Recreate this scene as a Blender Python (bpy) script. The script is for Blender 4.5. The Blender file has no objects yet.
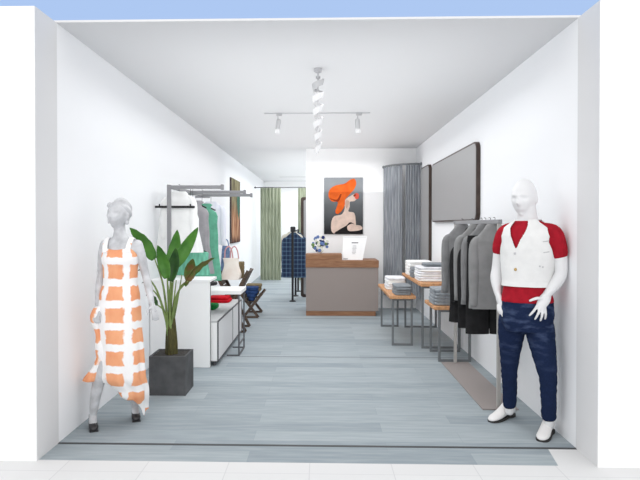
import bpy, bmesh, math, random
from mathutils import Vector, Matrix, noise
random.seed(7)
SC = bpy.context.scene
COL = SC.collection
PI = math.pi

# ------------------------------------------------------------------ materials
def lin(c):
    c = c / 255.0
    return c / 12.92 if c <= 0.04045 else ((c + 0.055) / 1.055) ** 2.4
def L3(c): return (lin(c[0]), lin(c[1]), lin(c[2]), 1.0)

def mat(name, rgb, rough=0.6, metal=0.0, spec=0.3, var=0.0, vscale=30.0, stretch=(1, 1, 1), rgb2=None, bump=0.0):
    m = bpy.data.materials.new(name); m.use_nodes = True
    nt = m.node_tree; b = nt.nodes['Principled BSDF']
    b.inputs['Roughness'].default_value = rough
    b.inputs['Metallic'].default_value = metal
    b.inputs['Specular IOR Level'].default_value = spec
    b.inputs['Base Color'].default_value = L3(rgb)
    if var > 0 or rgb2 is not None:
        tc = nt.nodes.new('ShaderNodeTexCoord'); mp = nt.nodes.new('ShaderNodeMapping')
        mp.inputs['Scale'].default_value = stretch
        nz = nt.nodes.new('ShaderNodeTexNoise'); nz.inputs['Scale'].default_value = vscale
        nz.inputs['Detail'].default_value = 4
        rp = nt.nodes.new('ShaderNodeValToRGB')
        a = rgb if rgb2 is not None else [max(0, v * (1 - var)) for v in rgb]
        c = rgb2 if rgb2 is not None else [min(255, v * (1 + var)) for v in rgb]
        rp.color_ramp.elements[0].position = .32; rp.color_ramp.elements[0].color = L3(a)
        rp.color_ramp.elements[1].position = .68; rp.color_ramp.elements[1].color = L3(c)
        k = nt.links.new
        k(tc.outputs['Object'], mp.inputs['Vector']); k(mp.outputs['Vector'], nz.inputs['Vector'])
        k(nz.outputs['Fac'], rp.inputs['Fac']); k(rp.outputs['Color'], b.inputs['Base Color'])
        if bump:
            bp = nt.nodes.new('ShaderNodeBump'); bp.inputs['Strength'].default_value = bump
            bp.inputs['Distance'].default_value = .01
            k(nz.outputs['Fac'], bp.inputs['Height']); k(bp.outputs['Normal'], b.inputs['Normal'])
    return m

WALL = mat('wall_paint', (243, 244, 246), .9, spec=.1)
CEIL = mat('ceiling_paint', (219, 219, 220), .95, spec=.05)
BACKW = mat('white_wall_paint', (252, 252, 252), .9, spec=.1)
FRONTW = mat('facade_paint', (246, 246, 247), .9, spec=.1)
TRIMD = mat('threshold_dark', (70, 72, 74), .6)
SEAM = mat('seam_grey', (120, 124, 127), .7)
STEEL = mat('brushed_steel', (176, 173, 169), .45, .0, .5)
GREYMETAL = mat('grey_painted_metal', (138, 138, 141), .5, spec=.4)
LEGMETAL = mat('dark_grey_metal', (112, 116, 119), .5, spec=.4)
BLACKM = mat('black_metal', (38, 37, 38), .5)
FRAMEG = mat('gunmetal', (88, 88, 92), .5)
WHITE = mat('white_lacquer', (246, 246, 246), .5, spec=.3)
WHITEP = mat('mannequin_white', (222, 222, 223), .4, spec=.4)
GLASSG = mat('mannequin_grey', (190, 191, 194), .3, spec=.55, var=.09, vscale=14)
OAK = mat('oak_top', (196, 147, 106), .6, var=.1, vscale=8, stretch=(6, 1, 6))
OAKE = mat('oak_end', (205, 158, 116), .6, var=.08, vscale=12)
WALNUT = mat('walnut', (134, 94, 68), .55, rgb2=(160, 118, 88), vscale=7, stretch=(1, 6, 9))
TAUPE = mat('taupe_panel', (153, 142, 137), .7)
BASEP = mat('rack_base_brown_grey', (153, 145, 142), .7)
DKWOOD = mat('dark_wood', (84, 70, 60), .6, var=.2, vscale=10, stretch=(1, 1, 5))
DKBROWN = mat('dark_brown_frame', (66, 54, 49), .5, var=.12, vscale=9)
MIRROR = mat('mirror_grey', (156, 156, 157), .45, spec=.35)
CONC = mat('dark_concrete', (84, 85, 87), .85, var=.10, vscale=9, bump=.15)
SOIL = mat('soil', (58, 56, 54), .95, var=.25, vscale=60, bump=.6)
TRUNK = mat('plant_trunk', (92, 88, 50), .8, rgb2=(58, 56, 34), vscale=20, stretch=(3, 3, .7), bump=.4)
STALK = mat('plant_stalk', (120, 140, 82), .6, var=.15, vscale=10)
LEAF = mat('leaf_green', (50, 104, 30), .45, rgb2=(78, 134, 44), vscale=9, spec=.4)
LEAFD = mat('leaf_dark', (34, 72, 30), .45, rgb2=(60, 104, 40), vscale=9, spec=.4)
LEAFB = mat('leaf_brown', (112, 88, 52), .6, rgb2=(64, 112, 42), vscale=12)
RED = mat('red_jersey', (158, 28, 42), .9, spec=.1, var=.06, vscale=25)
VEST = mat('vest_white', (222, 222, 221), .85, spec=.15, var=.015, vscale=18, bump=.3)
BRASS = mat('brass_button', (176, 146, 92), .35, .6)
SHOEW = mat('shoe_white', (230, 228, 227), .5, spec=.3)
SOLE = mat('shoe_sole', (56, 54, 54), .7)
SHOEB = mat('shoe_black', (44, 42, 44), .35, spec=.5)
GREYCLOTH = mat('grey_wool', (138, 138, 138), .95, spec=.05, var=.04, vscale=12)
GREYCLOTH2 = mat('grey_wool_darker', (128, 128, 129), .95, spec=.05, var=.05, vscale=12)
BLACKCLOTH = mat('black_cloth', (40, 40, 41), .95, spec=.05, var=.1, vscale=14)
SHIRTW = mat('white_cotton', (245, 245, 244), .9, spec=.1, var=.015, vscale=10)
SHIRTW2 = mat('offwhite_cotton', (228, 228, 232), .9, spec=.1, var=.05, vscale=16)
SLATE = mat('slate_cotton', (136, 141, 146), .9, spec=.1, var=.05, vscale=16)
DENIMG = mat('grey_denim', (150, 155, 160), .9, spec=.1, var=.1, vscale=22)
TEAL = mat('teal_cotton', (104, 172, 146), .9, spec=.1, var=.06, vscale=14)
TEALD = mat('teal_satin', (112, 180, 155), .8, spec=.1, var=.1, vscale=14, stretch=(3, 3, .6))
GREYDRESS = mat('grey_mauve_cotton', (157, 154, 158), .9, spec=.1, var=.04, vscale=12)
LILAC = mat('white_lilac_cotton', (238, 238, 244), .9, spec=.1, rgb2=(226, 227, 240), vscale=9, stretch=(4, 4, .5))
REDF = mat('red_folded', (186, 24, 38), .9, spec=.1, var=.12, vscale=18)
GREENF = mat('green_folded', (28, 120, 60), .9, spec=.1, var=.1, vscale=18)
CREAM = mat('cream_canvas', (240, 228, 218), .9, spec=.1, rgb2=(248, 240, 232), vscale=10)
PINKH = mat('pink_handle', (214, 160, 160), .7)
BLUEH = mat('blue_denim_pale', (108, 132, 168), .8, var=.15, vscale=22)
NAVY = mat('navy_denim', (44, 66, 108), .9, spec=.1, var=.18, vscale=20)
OLIVE = mat('olive_cloth', (112, 100, 76), .95, spec=.05, rgb2=(140, 126, 98), vscale=30)
WICKER = mat('wicker', (104, 90, 70), .9, rgb2=(136, 120, 96), vscale=60, stretch=(1, 1, 3), bump=.4)
BEIGE = mat('beige_cotton', (205, 200, 186), .9)
NEARBLACK = mat('near_black', (30, 29, 32), .9)
LAMPW = mat('lamp_white', (196, 196, 197), .4, spec=.4)
LAMPG = mat('lamp_grey', (186, 186, 188), .5)
SILK = mat('track_grey', (196, 196, 198), .5)
VASE = mat('vase_white', (250, 250, 250), .3, spec=.4)
FB1 = mat('petal_navy', (42, 56, 108), .8); FB2 = mat('petal_blue', (104, 130, 182), .8)
FW = mat('petal_cream', (222, 222, 210), .8); FG = mat('leaf_sage', (112, 142, 84), .8)
PRINT = mat('print_grey', (176, 176, 178), .8); PRINTD = mat('print_dark', (72, 72, 76), .8)
SIDEG = mat('board_side', (222, 222, 224), .6)
SIDETOP = mat('sideboard_top_grey', (196, 197, 198), .7, var=.02, vscale=8)
SIDEPAN = mat('sideboard_panel', (224, 224, 225), .6)

def node_mat(name, rough=.8, spec=.1):
    m = bpy.data.materials.new(name); m.use_nodes = True
    b = m.node_tree.nodes['Principled BSDF']
    b.inputs['Roughness'].default_value = rough; b.inputs['Specular IOR Level'].default_value = spec
    return m, m.node_tree, b
def N(nt, t, **kw):
    n = nt.nodes.new(t)
    for k, v in kw.items(): setattr(n, k, v)
    return n
def math_n(nt, op, a, b=None, c=None):
    n = N(nt, 'ShaderNodeMath', operation=op)
    for i, v in enumerate((a, b, c)):
        if v is None: continue
        if isinstance(v, (int, float)): n.inputs[i].default_value = v
        else: nt.links.new(v, n.inputs[i])
    return n.outputs[0]
def mixc(nt, f, a, b):
    n = N(nt, 'ShaderNodeMix', data_type='RGBA')
    if isinstance(f, (int, float)): n.inputs[0].default_value = f
    else: nt.links.new(f, n.inputs[0])
    for i, v in ((6, a), (7, b)):
        if isinstance(v, tuple): n.inputs[i].default_value = L3(v)
        else: nt.links.new(v, n.inputs[i])
    return n.outputs[2]
def objco(nt):
    tc = N(nt, 'ShaderNodeTexCoord'); sp = N(nt, 'ShaderNodeSeparateXYZ')
    nt.links.new(tc.outputs['Object'], sp.inputs[0])
    return tc.outputs['Object'], sp.outputs[0], sp.outputs[1], sp.outputs[2]
def noise_n(nt, vec, scale, stretch=(1, 1, 1), detail=4, loc=(0, 0, 0)):
    mp = N(nt, 'ShaderNodeMapping'); mp.inputs['Scale'].default_value = stretch; mp.inputs['Location'].default_value = loc
    nt.links.new(vec, mp.inputs[0])
    nz = N(nt, 'ShaderNodeTexNoise'); nz.inputs['Scale'].default_value = scale; nz.inputs['Detail'].default_value = detail
    nt.links.new(mp.outputs[0], nz.inputs['Vector'])
    return nz.outputs['Fac']
def ramp(nt, f, stops):
    r = N(nt, 'ShaderNodeValToRGB'); e = r.color_ramp.elements
    while len(e) < len(stops): e.new(.5)
    for q, (p, c) in zip(e, stops): q.position = p; q.color = L3(c)
    nt.links.new(f, r.inputs[0]); return r.outputs[0]

def floor_mat():
    m, nt, b = node_mat('grey_oak_planks', .75, .12)
    vec, x, y, z = objco(nt)
    br = N(nt, 'ShaderNodeTexBrick', offset=.37, offset_frequency=2)
    mp = N(nt, 'ShaderNodeMapping'); mp.inputs['Location'].default_value = (.47, -.02, 0)
    nt.links.new(vec, mp.inputs[0]); nt.links.new(mp.outputs[0], br.inputs['Vector'])
    br.inputs['Scale'].default_value = 1; br.inputs['Brick Width'].default_value = 1.45
    br.inputs['Row Height'].default_value = .19; br.inputs['Mortar Size'].default_value = .0012
    br.inputs['Color1'].default_value = (0, 0, 0, 1); br.inputs['Color2'].default_value = (1, 1, 1, 1)
    br.inputs['Mortar'].default_value = (.3, .3, .3, 1)
    tone = N(nt, 'ShaderNodeRGBToBW'); nt.links.new(br.outputs['Color'], tone.inputs[0])
    base = mixc(nt, tone.outputs[0], (139, 149, 155), (174, 182, 185))
    g = noise_n(nt, vec, 2.4, (1.3, 11, 1), 6)
    g2 = noise_n(nt, vec, 1.3, (.7, 1.5, 1), 3, (3, 1, 0))
    c = mixc(nt, g, (128, 142, 149), base)
    f = ramp(nt, g, [(.35, (143, 153, 158)), (.5, (159, 168, 172)), (.66, (180, 187, 191))])
    c2 = mixc(nt, .38, base, f)
    c3 = mixc(nt, math_n(nt, 'MULTIPLY', g2, .28), c2, (146, 158, 168))
    mort = math_n(nt, 'MULTIPLY', br.outputs['Fac'], .35)
    nt.links.new(mixc(nt, mort, c3, (124, 132, 137)), b.inputs['Base Color'])
    return m
def pave_mat():
    m, nt, b = node_mat('white_paving', .8, .1)
    vec, x, y, z = objco(nt)
    br = N(nt, 'ShaderNodeTexBrick', offset=0.0)
    mp = N(nt, 'ShaderNodeMapping'); mp.inputs['Location'].default_value = (.58, -3.48, 0)
    nt.links.new(vec, mp.inputs[0]); nt.links.new(mp.outputs[0], br.inputs['Vector'])
    br.inputs['Scale'].default_value = 1; br.inputs['Brick Width'].default_value = .51; br.inputs['Row Height'].default_value = .51
    br.inputs['Mortar Size'].default_value = .003
    br.inputs['Color1'].default_value = L3((216, 216, 216)); br.inputs['Color2'].default_value = L3((219, 219, 219))
    br.inputs['Mortar'].default_value = L3((203, 203, 204))
    nt.links.new(br.outputs['Color'], b.inputs['Base Color'])
    return m
def stripe_mat(name, stops, sc=9, st=(6, 6, .25)):
    m, nt, b = node_mat(name, .95, .05)
    vec, x, y, z = objco(nt)
    nt.links.new(ramp(nt, noise_n(nt, vec, sc, st, 6), stops), b.inputs['Base Color'])
    return m
def dress_mat():
    m, nt, b = node_mat('orange_square_print', .85, .1)
    vec, x, y, z = objco(nt)
    n1 = noise_n(nt, vec, 22, (1, 1, 1), 3); n2 = noise_n(nt, vec, 22, (1, 1, 1), 3, (5, 2, 8))
    ang = math_n(nt, 'MULTIPLY', math_n(nt, 'ARCTAN2', x, math_n(nt, 'MULTIPLY', y, -1.25)), .17 / .215)
    def cell(v, per, half, n, off):
        w = math_n(nt, 'ADD', math_n(nt, 'DIVIDE', v, per), off)
        w = math_n(nt, 'ADD', w, math_n(nt, 'MULTIPLY', math_n(nt, 'SUBTRACT', n, .5), .22))
        fr = math_n(nt, 'ABSOLUTE', math_n(nt, 'SUBTRACT', math_n(nt, 'FRACT', w), .5))
        mr = N(nt, 'ShaderNodeMapRange', interpolation_type='SMOOTHSTEP')
        nt.links.new(fr, mr.inputs[0]); mr.inputs[1].default_value = half + .03; mr.inputs[2].default_value = half - .03
        return mr.outputs[0]
    a = cell(ang, 1.0, .34, n1, .5); c = cell(z, .158, .33, n2, .18)
    f = math_n(nt, 'MULTIPLY', a, c)
    nz = noise_n(nt, vec, 14, (1, 1, .5), 3, (9, 1, 2))
    col = mixc(nt, nz, (226, 138, 96), (246, 190, 148))
    nt.links.new(mixc(nt, f, (244, 243, 243), col), b.inputs['Base Color'])
    return m
def jeans_mat():
    m, nt, b = node_mat('dark_blue_denim', .9, .1)
    vec, x, y, z = objco(nt)
    n1 = noise_n(nt, vec, 9, (1, 1, 2.6), 4); n2 = noise_n(nt, vec, 90, (1, 1, 1), 2)
    up = N(nt, 'ShaderNodeMapRange'); nt.links.new(z, up.inputs[0]); up.inputs[1].default_value = .42; up.inputs[2].default_value = .8
    f = math_n(nt, 'MULTIPLY', ramp(nt, n1, [(.5, (0, 0, 0)), (.72, (255, 255, 255))]), up.outputs[0])
    base = mixc(nt, n2, (20, 31, 57), (32, 45, 75))
    nt.links.new(mixc(nt, math_n(nt, 'MULTIPLY', f, .6), base, (84, 98, 130)), b.inputs['Base Color'])
    return m
def plaid_mat():
    m, nt, b = node_mat('navy_plaid', .9, .05)
    vec, x, y, z = objco(nt)
    def band(v, per, w):
        fr = math_n(nt, 'FRACT', math_n(nt, 'DIVIDE', v, per)); return math_n(nt, 'LESS_THAN', fr, w)
    a = band(x, .075, .28); c = band(z, .085, .28)
    s = math_n(nt, 'MULTIPLY', math_n(nt, 'ADD', a, c), .5)
    nt.links.new(mixc(nt, s, (44, 55, 78), (88, 112, 136)), b.inputs['Base Color'])
    return m
def abstract_mat():
    m, nt, b = node_mat('abstract_painting', .8, .1)
    vec, x, y, z = objco(nt)
    n1 = noise_n(nt, vec, 2.2, (1, 3.2, .8), 5); n2 = noise_n(nt, vec, 4, (1, 3, .7), 4, (4, 0, 2))
    a = ramp(nt, n1, [(.38, (84, 46, 36)), (.5, (150, 102, 72)), (.62, (184, 146, 116))])
    up = ramp(nt, n2, [(.38, (84, 78, 58)), (.6, (150, 142, 110))])
    zz = N(nt, 'ShaderNodeMapRange'); nt.links.new(math_n(nt, 'ADD', z, math_n(nt, 'MULTIPLY', n2, .5)), zz.inputs[0])
    zz.inputs[1].default_value = .75; zz.inputs[2].default_value = 1.15
    c = mixc(nt, zz.outputs[0], a, up)
    dk = N(nt, 'ShaderNodeMapRange'); nt.links.new(math_n(nt, 'ADD', z, math_n(nt, 'MULTIPLY', n1, .4)), dk.inputs[0])
    dk.inputs[1].default_value = .38; dk.inputs[2].default_value = .2
    nt.links.new(mixc(nt, dk.outputs[0], c, (62, 36, 36)), b.inputs['Base Color'])
    return m
def backdrop_mat():
    m, nt, b = node_mat('portrait_backdrop', .7, .1)
    vec, x, y, z = objco(nt)
    n = noise_n(nt, vec, 3, (1, 1, 1), 2)
    f = math_n(nt, 'ADD', z, math_n(nt, 'MULTIPLY', n, .2))
    nt.links.new(ramp(nt, f, [(.15, (44, 44, 46)), (.6, (104, 107, 110)), (1.0, (146, 150, 154))]), b.inputs['Base Color'])
    return m
FLOORM = floor_mat(); PAVE = pave_mat(); DRESS = dress_mat(); JEANS = jeans_mat(); PLAID = plaid_mat()
SAGE = stripe_mat('sage_curtain', [(.3, (122, 130, 110)), (.5, (156, 163, 142)), (.7, (184, 190, 170))])
SLATEC = stripe_mat('slate_curtain', [(.3, (118, 122, 127)), (.5, (146, 150, 156)), (.7, (176, 179, 184))], 10, (5, 5, .3))
ABSTRACT = abstract_mat(); BACKDROP = backdrop_mat()

# ------------------------------------------------------------------ mesh helpers
def B(): return bmesh.new()
def box(bm, x0, x1, y0, y1, z0, z1, bev=0.0, M=None):
    r = bmesh.ops.create_cube(bm, size=1.0); vs = r['verts']
    c = Vector(((x0 + x1) / 2, (y0 + y1) / 2, (z0 + z1) / 2)); s = Vector((x1 - x0, y1 - y0, z1 - z0))
    for v in vs: v.co = Vector((v.co.x * s.x, v.co.y * s.y, v.co.z * s.z)) + c
    if bev > 0:
        es = list({e for v in vs for e in v.link_edges})
        rr = bmesh.ops.bevel(bm, geom=es, offset=bev, segments=2, affect='EDGES', profile=.5)
        vs = list({v for f in rr['faces'] for v in f.verts} | {v for v in vs if v.is_valid})
    if M is not None:
        for v in vs:
            if v.is_valid: v.co = M @ v.co
def loft(bm, rings, cap=True, closed=True):
    V = [[bm.verts.new(p) for p in r] for r in rings]
    n = len(V[0])
    for a, b in zip(V, V[1:]):
        for i in range(n if closed else n - 1):
            j = (i + 1) % n
            bm.faces.new((a[i], a[j], b[j], b[i]))
    if cap and closed:
        bm.faces.new(list(reversed(V[0]))); bm.faces.new(V[-1])
    return V
def ring(c, rx, ry, n=24, p=2.0, rot=0.0, wob=None):
    out = []
    for i in range(n):
        a = 2 * PI * i / n; ca, sa = math.cos(a), math.sin(a)
        x = rx * math.copysign(abs(ca) ** (2 / p), ca); y = ry * math.copysign(abs(sa) ** (2 / p), sa)
        if wob: k = wob(a); x *= k; y *= k
        out.append(Vector((c[0] + x * math.cos(rot) - y * math.sin(rot), c[1] + x * math.sin(rot) + y * math.cos(rot), c[2])))
    return out
def cat(pts, k=5):
    P = [Vector(p) for p in pts]
    if len(P) < 3: return P
    out = []
    for i in range(len(P) - 1):
        a = P[max(i - 1, 0)]; b = P[i]; c = P[i + 1]; d = P[min(i + 2, len(P) - 1)]
        for j in range(k):
            t = j / k
            out.append(.5 * ((2 * b) + (c - a) * t + (2 * a - 5 * b + 4 * c - d) * t * t + (3 * b - a - 3 * c + d) * t ** 3))
    out.append(P[-1]); return out
def catr(rs, k=5):
    return [v.x for v in cat([(r, 0, 0) for r in rs], k)] if len(rs) > 2 else list(rs)
def tube(bm, pts, r, n=10, flat=1.0, flatdir=None, round_ends=False):
    P = [Vector(p) for p in pts]; R = r if isinstance(r, (list, tuple)) else [r] * len(P)
    rings = []; u = None
    for i, p in enumerate(P):
        t = (P[min(i + 1, len(P) - 1)] - P[max(i - 1, 0)]).normalized()
        if u is None:
            ref = Vector(flatdir) if flatdir else (Vector((0, 0, 1)) if abs(t.z) < .9 else Vector((1, 0, 0)))
            u = (ref - t * ref.dot(t)).normalized()
        else:
            u = (u - t * u.dot(t)).normalized()
        w = t.cross(u)
        rings.append([p + (u * math.cos(2 * PI * k / n) * flat + w * math.sin(2 * PI * k / n)) * R[i] for k in range(n)])
    if round_ends:
        def capr(p, rg, t, rr):
            o = []
            for q in (.5, .8, .97):
                o.append([p + t * rr * q * .9 + (v - p) * math.sqrt(max(0, 1 - q * q)) for v in rg])
            return o
        t0 = (P[0] - P[1]).normalized(); t1 = (P[-1] - P[-2]).normalized()
        rings = list(reversed(capr(P[0], rings[0], t0, R[0]))) + rings + capr(P[-1], rings[-1], t1, R[-1])
    loft(bm, rings)
def limb(bm, pts, rs, n=14, k=5, flat=1.0, flatdir=None): tube(bm, cat(pts, k), catr(rs, k), n, flat, flatdir, True)
def lathe(bm, prof, c, n=24):
    loft(bm, [[Vector((c[0] + r * math.cos(2 * PI * i / n), c[1] + r * math.sin(2 * PI * i / n), c[2] + z)) for i in range(n)] for r, z in prof])
def ball(bm, c, rx, ry=None, rz=None, u=16, v=10):
    ry = ry or rx; rz = rz or rx
    r = bmesh.ops.create_uvsphere(bm, u_segments=u, v_segments=v, radius=1)
    for w in r['verts']: w.co = Vector((c[0] + w.co.x * rx, c[1] + w.co.y * ry, c[2] + w.co.z * rz))
def prism(bm, pts, axis, lo, hi):
    def mk(p, h):
        if axis == 'x': return Vector((h, p[0], p[1]))
        if axis == 'y': return Vector((p[0], h, p[1]))
        return Vector((p[0], p[1], h))
    loft(bm, [[mk(p, lo) for p in pts], [mk(p, hi) for p in pts]])
def rrect(a0, a1, b0, b1, r, n=6):
    out = []
    for cx, cy, s in ((a1 - r, b1 - r, 0), (a0 + r, b1 - r, 1), (a0 + r, b0 + r, 2), (a1 - r, b0 + r, 3)):
        for i in range(n + 1):
            t = (s + i / n) * PI / 2; out.append((cx + r * math.cos(t), cy + r * math.sin(t)))
    return out

WLOC = {}
def obj(name, bm, m, parent=None, smooth=True, loc=None, angle=40):
    bmesh.ops.recalc_face_normals(bm, faces=bm.faces)
    me = bpy.data.meshes.new(name)
    o = bpy.data.objects.new(name, me); COL.objects.link(o)
    base = Vector((0, 0, 0))
    if parent is not None: o.parent = parent; base = WLOC[parent]
    here = base
    if loc is not None: here = Vector(loc); o.location = here - base
    if here.length: bmesh.ops.translate(bm, verts=bm.verts, vec=-here)
    WLOC[o] = here
    bm.to_mesh(me); bm.free()
    for mm in (m if isinstance(m, (list, tuple)) else [m]): me.materials.append(mm)
    if smooth:
        me.polygons.foreach_set('use_smooth', [True] * len(me.polygons))
        try: me.set_sharp_from_angle(angle=math.radians(angle))
        except Exception: pass
    return o
def tag(o, label, category, group=None):
    o['label'] = label; o['category'] = category
    if group: o['group'] = group
    return o
def thing(name, loc, label, category, group=None):
    o = bpy.data.objects.new(name, None); COL.objects.link(o); o.location = loc; o.empty_display_size = .1
    WLOC[o] = Vector(loc); return tag(o, label, category, group)
def struct(name, bm, m, smooth=False):
    o = obj(name, bm, m, smooth=smooth); o['kind'] = 'structure'; return o
def fuse(bm, voxel, sm=6, fac=.5):
    """union of overlapping closed lofts as one continuous surface"""
    bmesh.ops.recalc_face_normals(bm, faces=bm.faces)
    me = bpy.data.meshes.new('tmp'); bm.to_mesh(me); bm.free()
    o = bpy.data.objects.new('tmp', me); COL.objects.link(o)
    r = o.modifiers.new('r', 'REMESH'); r.mode = 'VOXEL'; r.voxel_size = voxel
    s = o.modifiers.new('s', 'SMOOTH'); s.factor = fac; s.iterations = sm
    dg = bpy.context.evaluated_depsgraph_get(); dg.update()
    e = o.evaluated_get(dg); m2 = bpy.data.meshes.new_from_object(e)
    out = bmesh.new(); out.from_mesh(m2)
    bpy.data.objects.remove(o); bpy.data.meshes.remove(me); bpy.data.meshes.remove(m2)
    return out

# ------------------------------------------------------------------ the setting
XL, XR, H = -1.807, 1.714, 2.88
Y0, YF, YP, YB = 3.62, 3.92, 10.5, 18.36     # facade front, inner front, white partition, far back wall
b = B(); box(b, XL, XR, YF, YB, -.1, 0); struct('floor', b, FLOORM)
b = B(); prism(b, [(XL, Y0 + .02), (1.478, Y0 + .02), (1.522, YF), (XL, YF)], 'z', -.1, 0); struct('floor_front', b, FLOORM)
b = B(); box(b, -7, 7, -4, Y0 + .02, -.1, 0); prism(b, [(1.478, Y0 + .02), (XR, Y0 + .02), (XR, YF), (1.522, YF)], 'z', -.1, 0)
struct('ground_paving', b, PAVE)
b = B(); box(b, XL, XR, YF - .012, YF + .016, 0, .002); struct('trim_1', b, TRIMD)
for i, y in enumerate((6.577, 9.28)):
    b = B(); box(b, XL, XR, y - .008, y + .012, 0, .0012); struct('trim_%d' % (i + 2), b, SEAM)
b = B(); box(b, XL - .15, XL, YF, YB, 0, H); struct('wall_left', b, WALL)
b = B(); box(b, XR, XR + .15, YF, YB, 0, H); struct('wall_right', b, WALL)
b = B(); box(b, XL - .15, XR + .15, YB, YB + .15, 0, H); struct('wall_back', b, BACKW)
b = B(); box(b, -.272, XR, YP, YP + .12, 0, H); struct('wall_partition', b, BACKW)
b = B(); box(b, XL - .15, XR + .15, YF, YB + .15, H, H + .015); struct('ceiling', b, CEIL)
b = B(); box(b, -7, XL, Y0, YF, 0, H); struct('wall_front_left', b, FRONTW)
b = B(); box(b, XR, 7, Y0, YF, 0, H); struct('wall_front_right', b, FRONTW)
JAMB_SHADE = mat('jamb_shade_grey', (218, 218, 219), .9, spec=.1)  # shade of the jamb faces painted as grey on thin added panels
b = B(); box(b, XL, XL + .004, Y0 + .001, YF + .004, 0, H); struct('trim_4', b, JAMB_SHADE)
b = B(); box(b, XR - .004, XR, Y0 + .001, YF + .004, 0, H); struct('trim_5', b, JAMB_SHADE)

# ------------------------------------------------------------------ left side furniture
# white display counter: tall front panel and top, open at the side
t = thing('display_counter', (-1.49, 6.05, 0), 'tall white display counter with panel front behind the potted plant', 'counter')
b = B(); box(b, -1.80, -1.17, 6.05, 6.10, .0, .9, .003); obj('front_panel', b, WHITE, t, False)
b = B(); box(b, -1.80, -1.16, 6.045, 6.42, .9, .928, .003); obj('top', b, WHITE, t, False)
b = B(); box(b, -1.80, -1.77, 6.10, 6.40, .485, .9); obj('side_panel', b, WHITE, t, False)
b = B(); box(b, -1.174, -1.166, 6.09, 6.105, .02, .9); obj('edge_strip', b, FRAMEG, t, False)
b = B(); tube(b, [(-1.21, 6.16, .865), (-1.15, 6.30, .865)], .022, 10); tube(b, [(-1.19, 6.33, .9), (-1.19, 6.33, .835)], .014, 8); obj('bracket', b, BLACKM, t)

t = thing('sideboard', (-1.45, 7.0, 0), 'long low white sideboard with grey top along the left wall', 'sideboard')
b = B(); box(b, -1.80, -1.10, 6.125, 7.93, .05, .465, .003); obj('body', b, SIDEPAN, t, False)
b = B(); box(b, -1.80, -1.095, 6.12, 7.935, .465, .48); obj('top', b, SIDETOP, t, False)
for y0, y1 in ((6.13, 7.13), (7.145, 7.92)):
    b = B(); box(b, -1.1, -1.093, y0, y1, .06, .462, .002); obj('side_door', b, SIDEPAN, t, False)
b = B()
for y in (6.13, 7.137, 7.93): box(b, -1.102, -1.089, y - .007, y + .007, .05, .48)
box(b, -1.102, -1.089, 6.12, 7.935, .467, .48); box(b, -1.102, -1.089, 6.12, 7.935, .045, .056)
obj('edge_trim', b, FRAMEG, t, False)
b = B(); box(b, -1.79, -1.105, 6.119, 6.125, .06, .46); obj('front_panel', b, WHITE, t, False)
for x in (-1.75, -1.14):
    for y in (6.17, 7.88):
        b = B(); lathe(b, [(.022, 0), (.022, .05)], (x, y, 0), 10); obj('foot', b, FRAMEG, t)

t = thing('console_table', (-1.35, 6.82, 0), 'white topped console table on thin metal frame straddling the sideboard', 'table')
b = B(); box(b, -1.78, -.915, 6.6, 7.06, .705, .75, .003); obj('tabletop', b, WHITE, t, False)
for y in (6.61, 7.05):
    for x in (-1.77, -.94):
        b = B(); box(b, x - .008, x + .008, y - .008, y + .008, 0 if x > -1 else .482, .705); obj('leg', b, FRAMEG, t, False)
for q in ((-.948, -.932, 6.618, 7.042, 0, .014), (-1.08, -.948, 6.603, 6.617, 0, .014), (-1.08, -.948, 7.043, 7.057, 0, .014), (-.948, -.932, 6.618, 7.042, .12, .132)):
    b = B(); box(b, *q); obj('base_rail', b, FRAMEG, t, False)

def folded(name, x0, x1, y0, y1, z0, h, m, label, cat_, group=None, seed=0):
    """one folded garment: rounded slab with a fold line and soft waves"""
    rnd = random.Random(seed); bm = B(); n = 28; rings = []
    cx, cy, rx, ry = (x0 + x1) / 2, (y0 + y1) / 2, (x1 - x0) / 2, (y1 - y0) / 2
    ph = rnd.random() * 6
    for q, s in ((0, .93), (.12, .985), (.42, 1.0), (.5, .975), (.58, 1.0), (.88, .98), (1, .9)):
        rg = ring((cx, cy, z0 + h * q), rx * s, ry * s, n, 7, 0, lambda a: 1 + .012 * math.sin(3 * a + ph + q))
        for v in rg: v.z += .0
        rings.append(rg)
    loft(bm, rings); return tag(obj(name, bm, m, loc=(cx, cy, z0), angle=80), label, cat_, group)

folded('folded_tee', -1.50, -1.20, 7.52, 7.86, .481, .035, REDF, 'red folded top lying lowest on the long low sideboard', 'folded clothes', 'red folded tops', 1)
folded('folded_tee', -1.49, -1.22, 7.56, 7.84, .516, .035, REDF, 'red folded top lying uppermost on the long low sideboard', 'folded clothes', 'red folded tops', 2)
folded('folded_tee', -1.56, -1.265, 6.90, 7.2, .481, .05, GREENF, 'green folded top lying on the low sideboard nearer than the red tops', 'folded clothes', None, 3)

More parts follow.
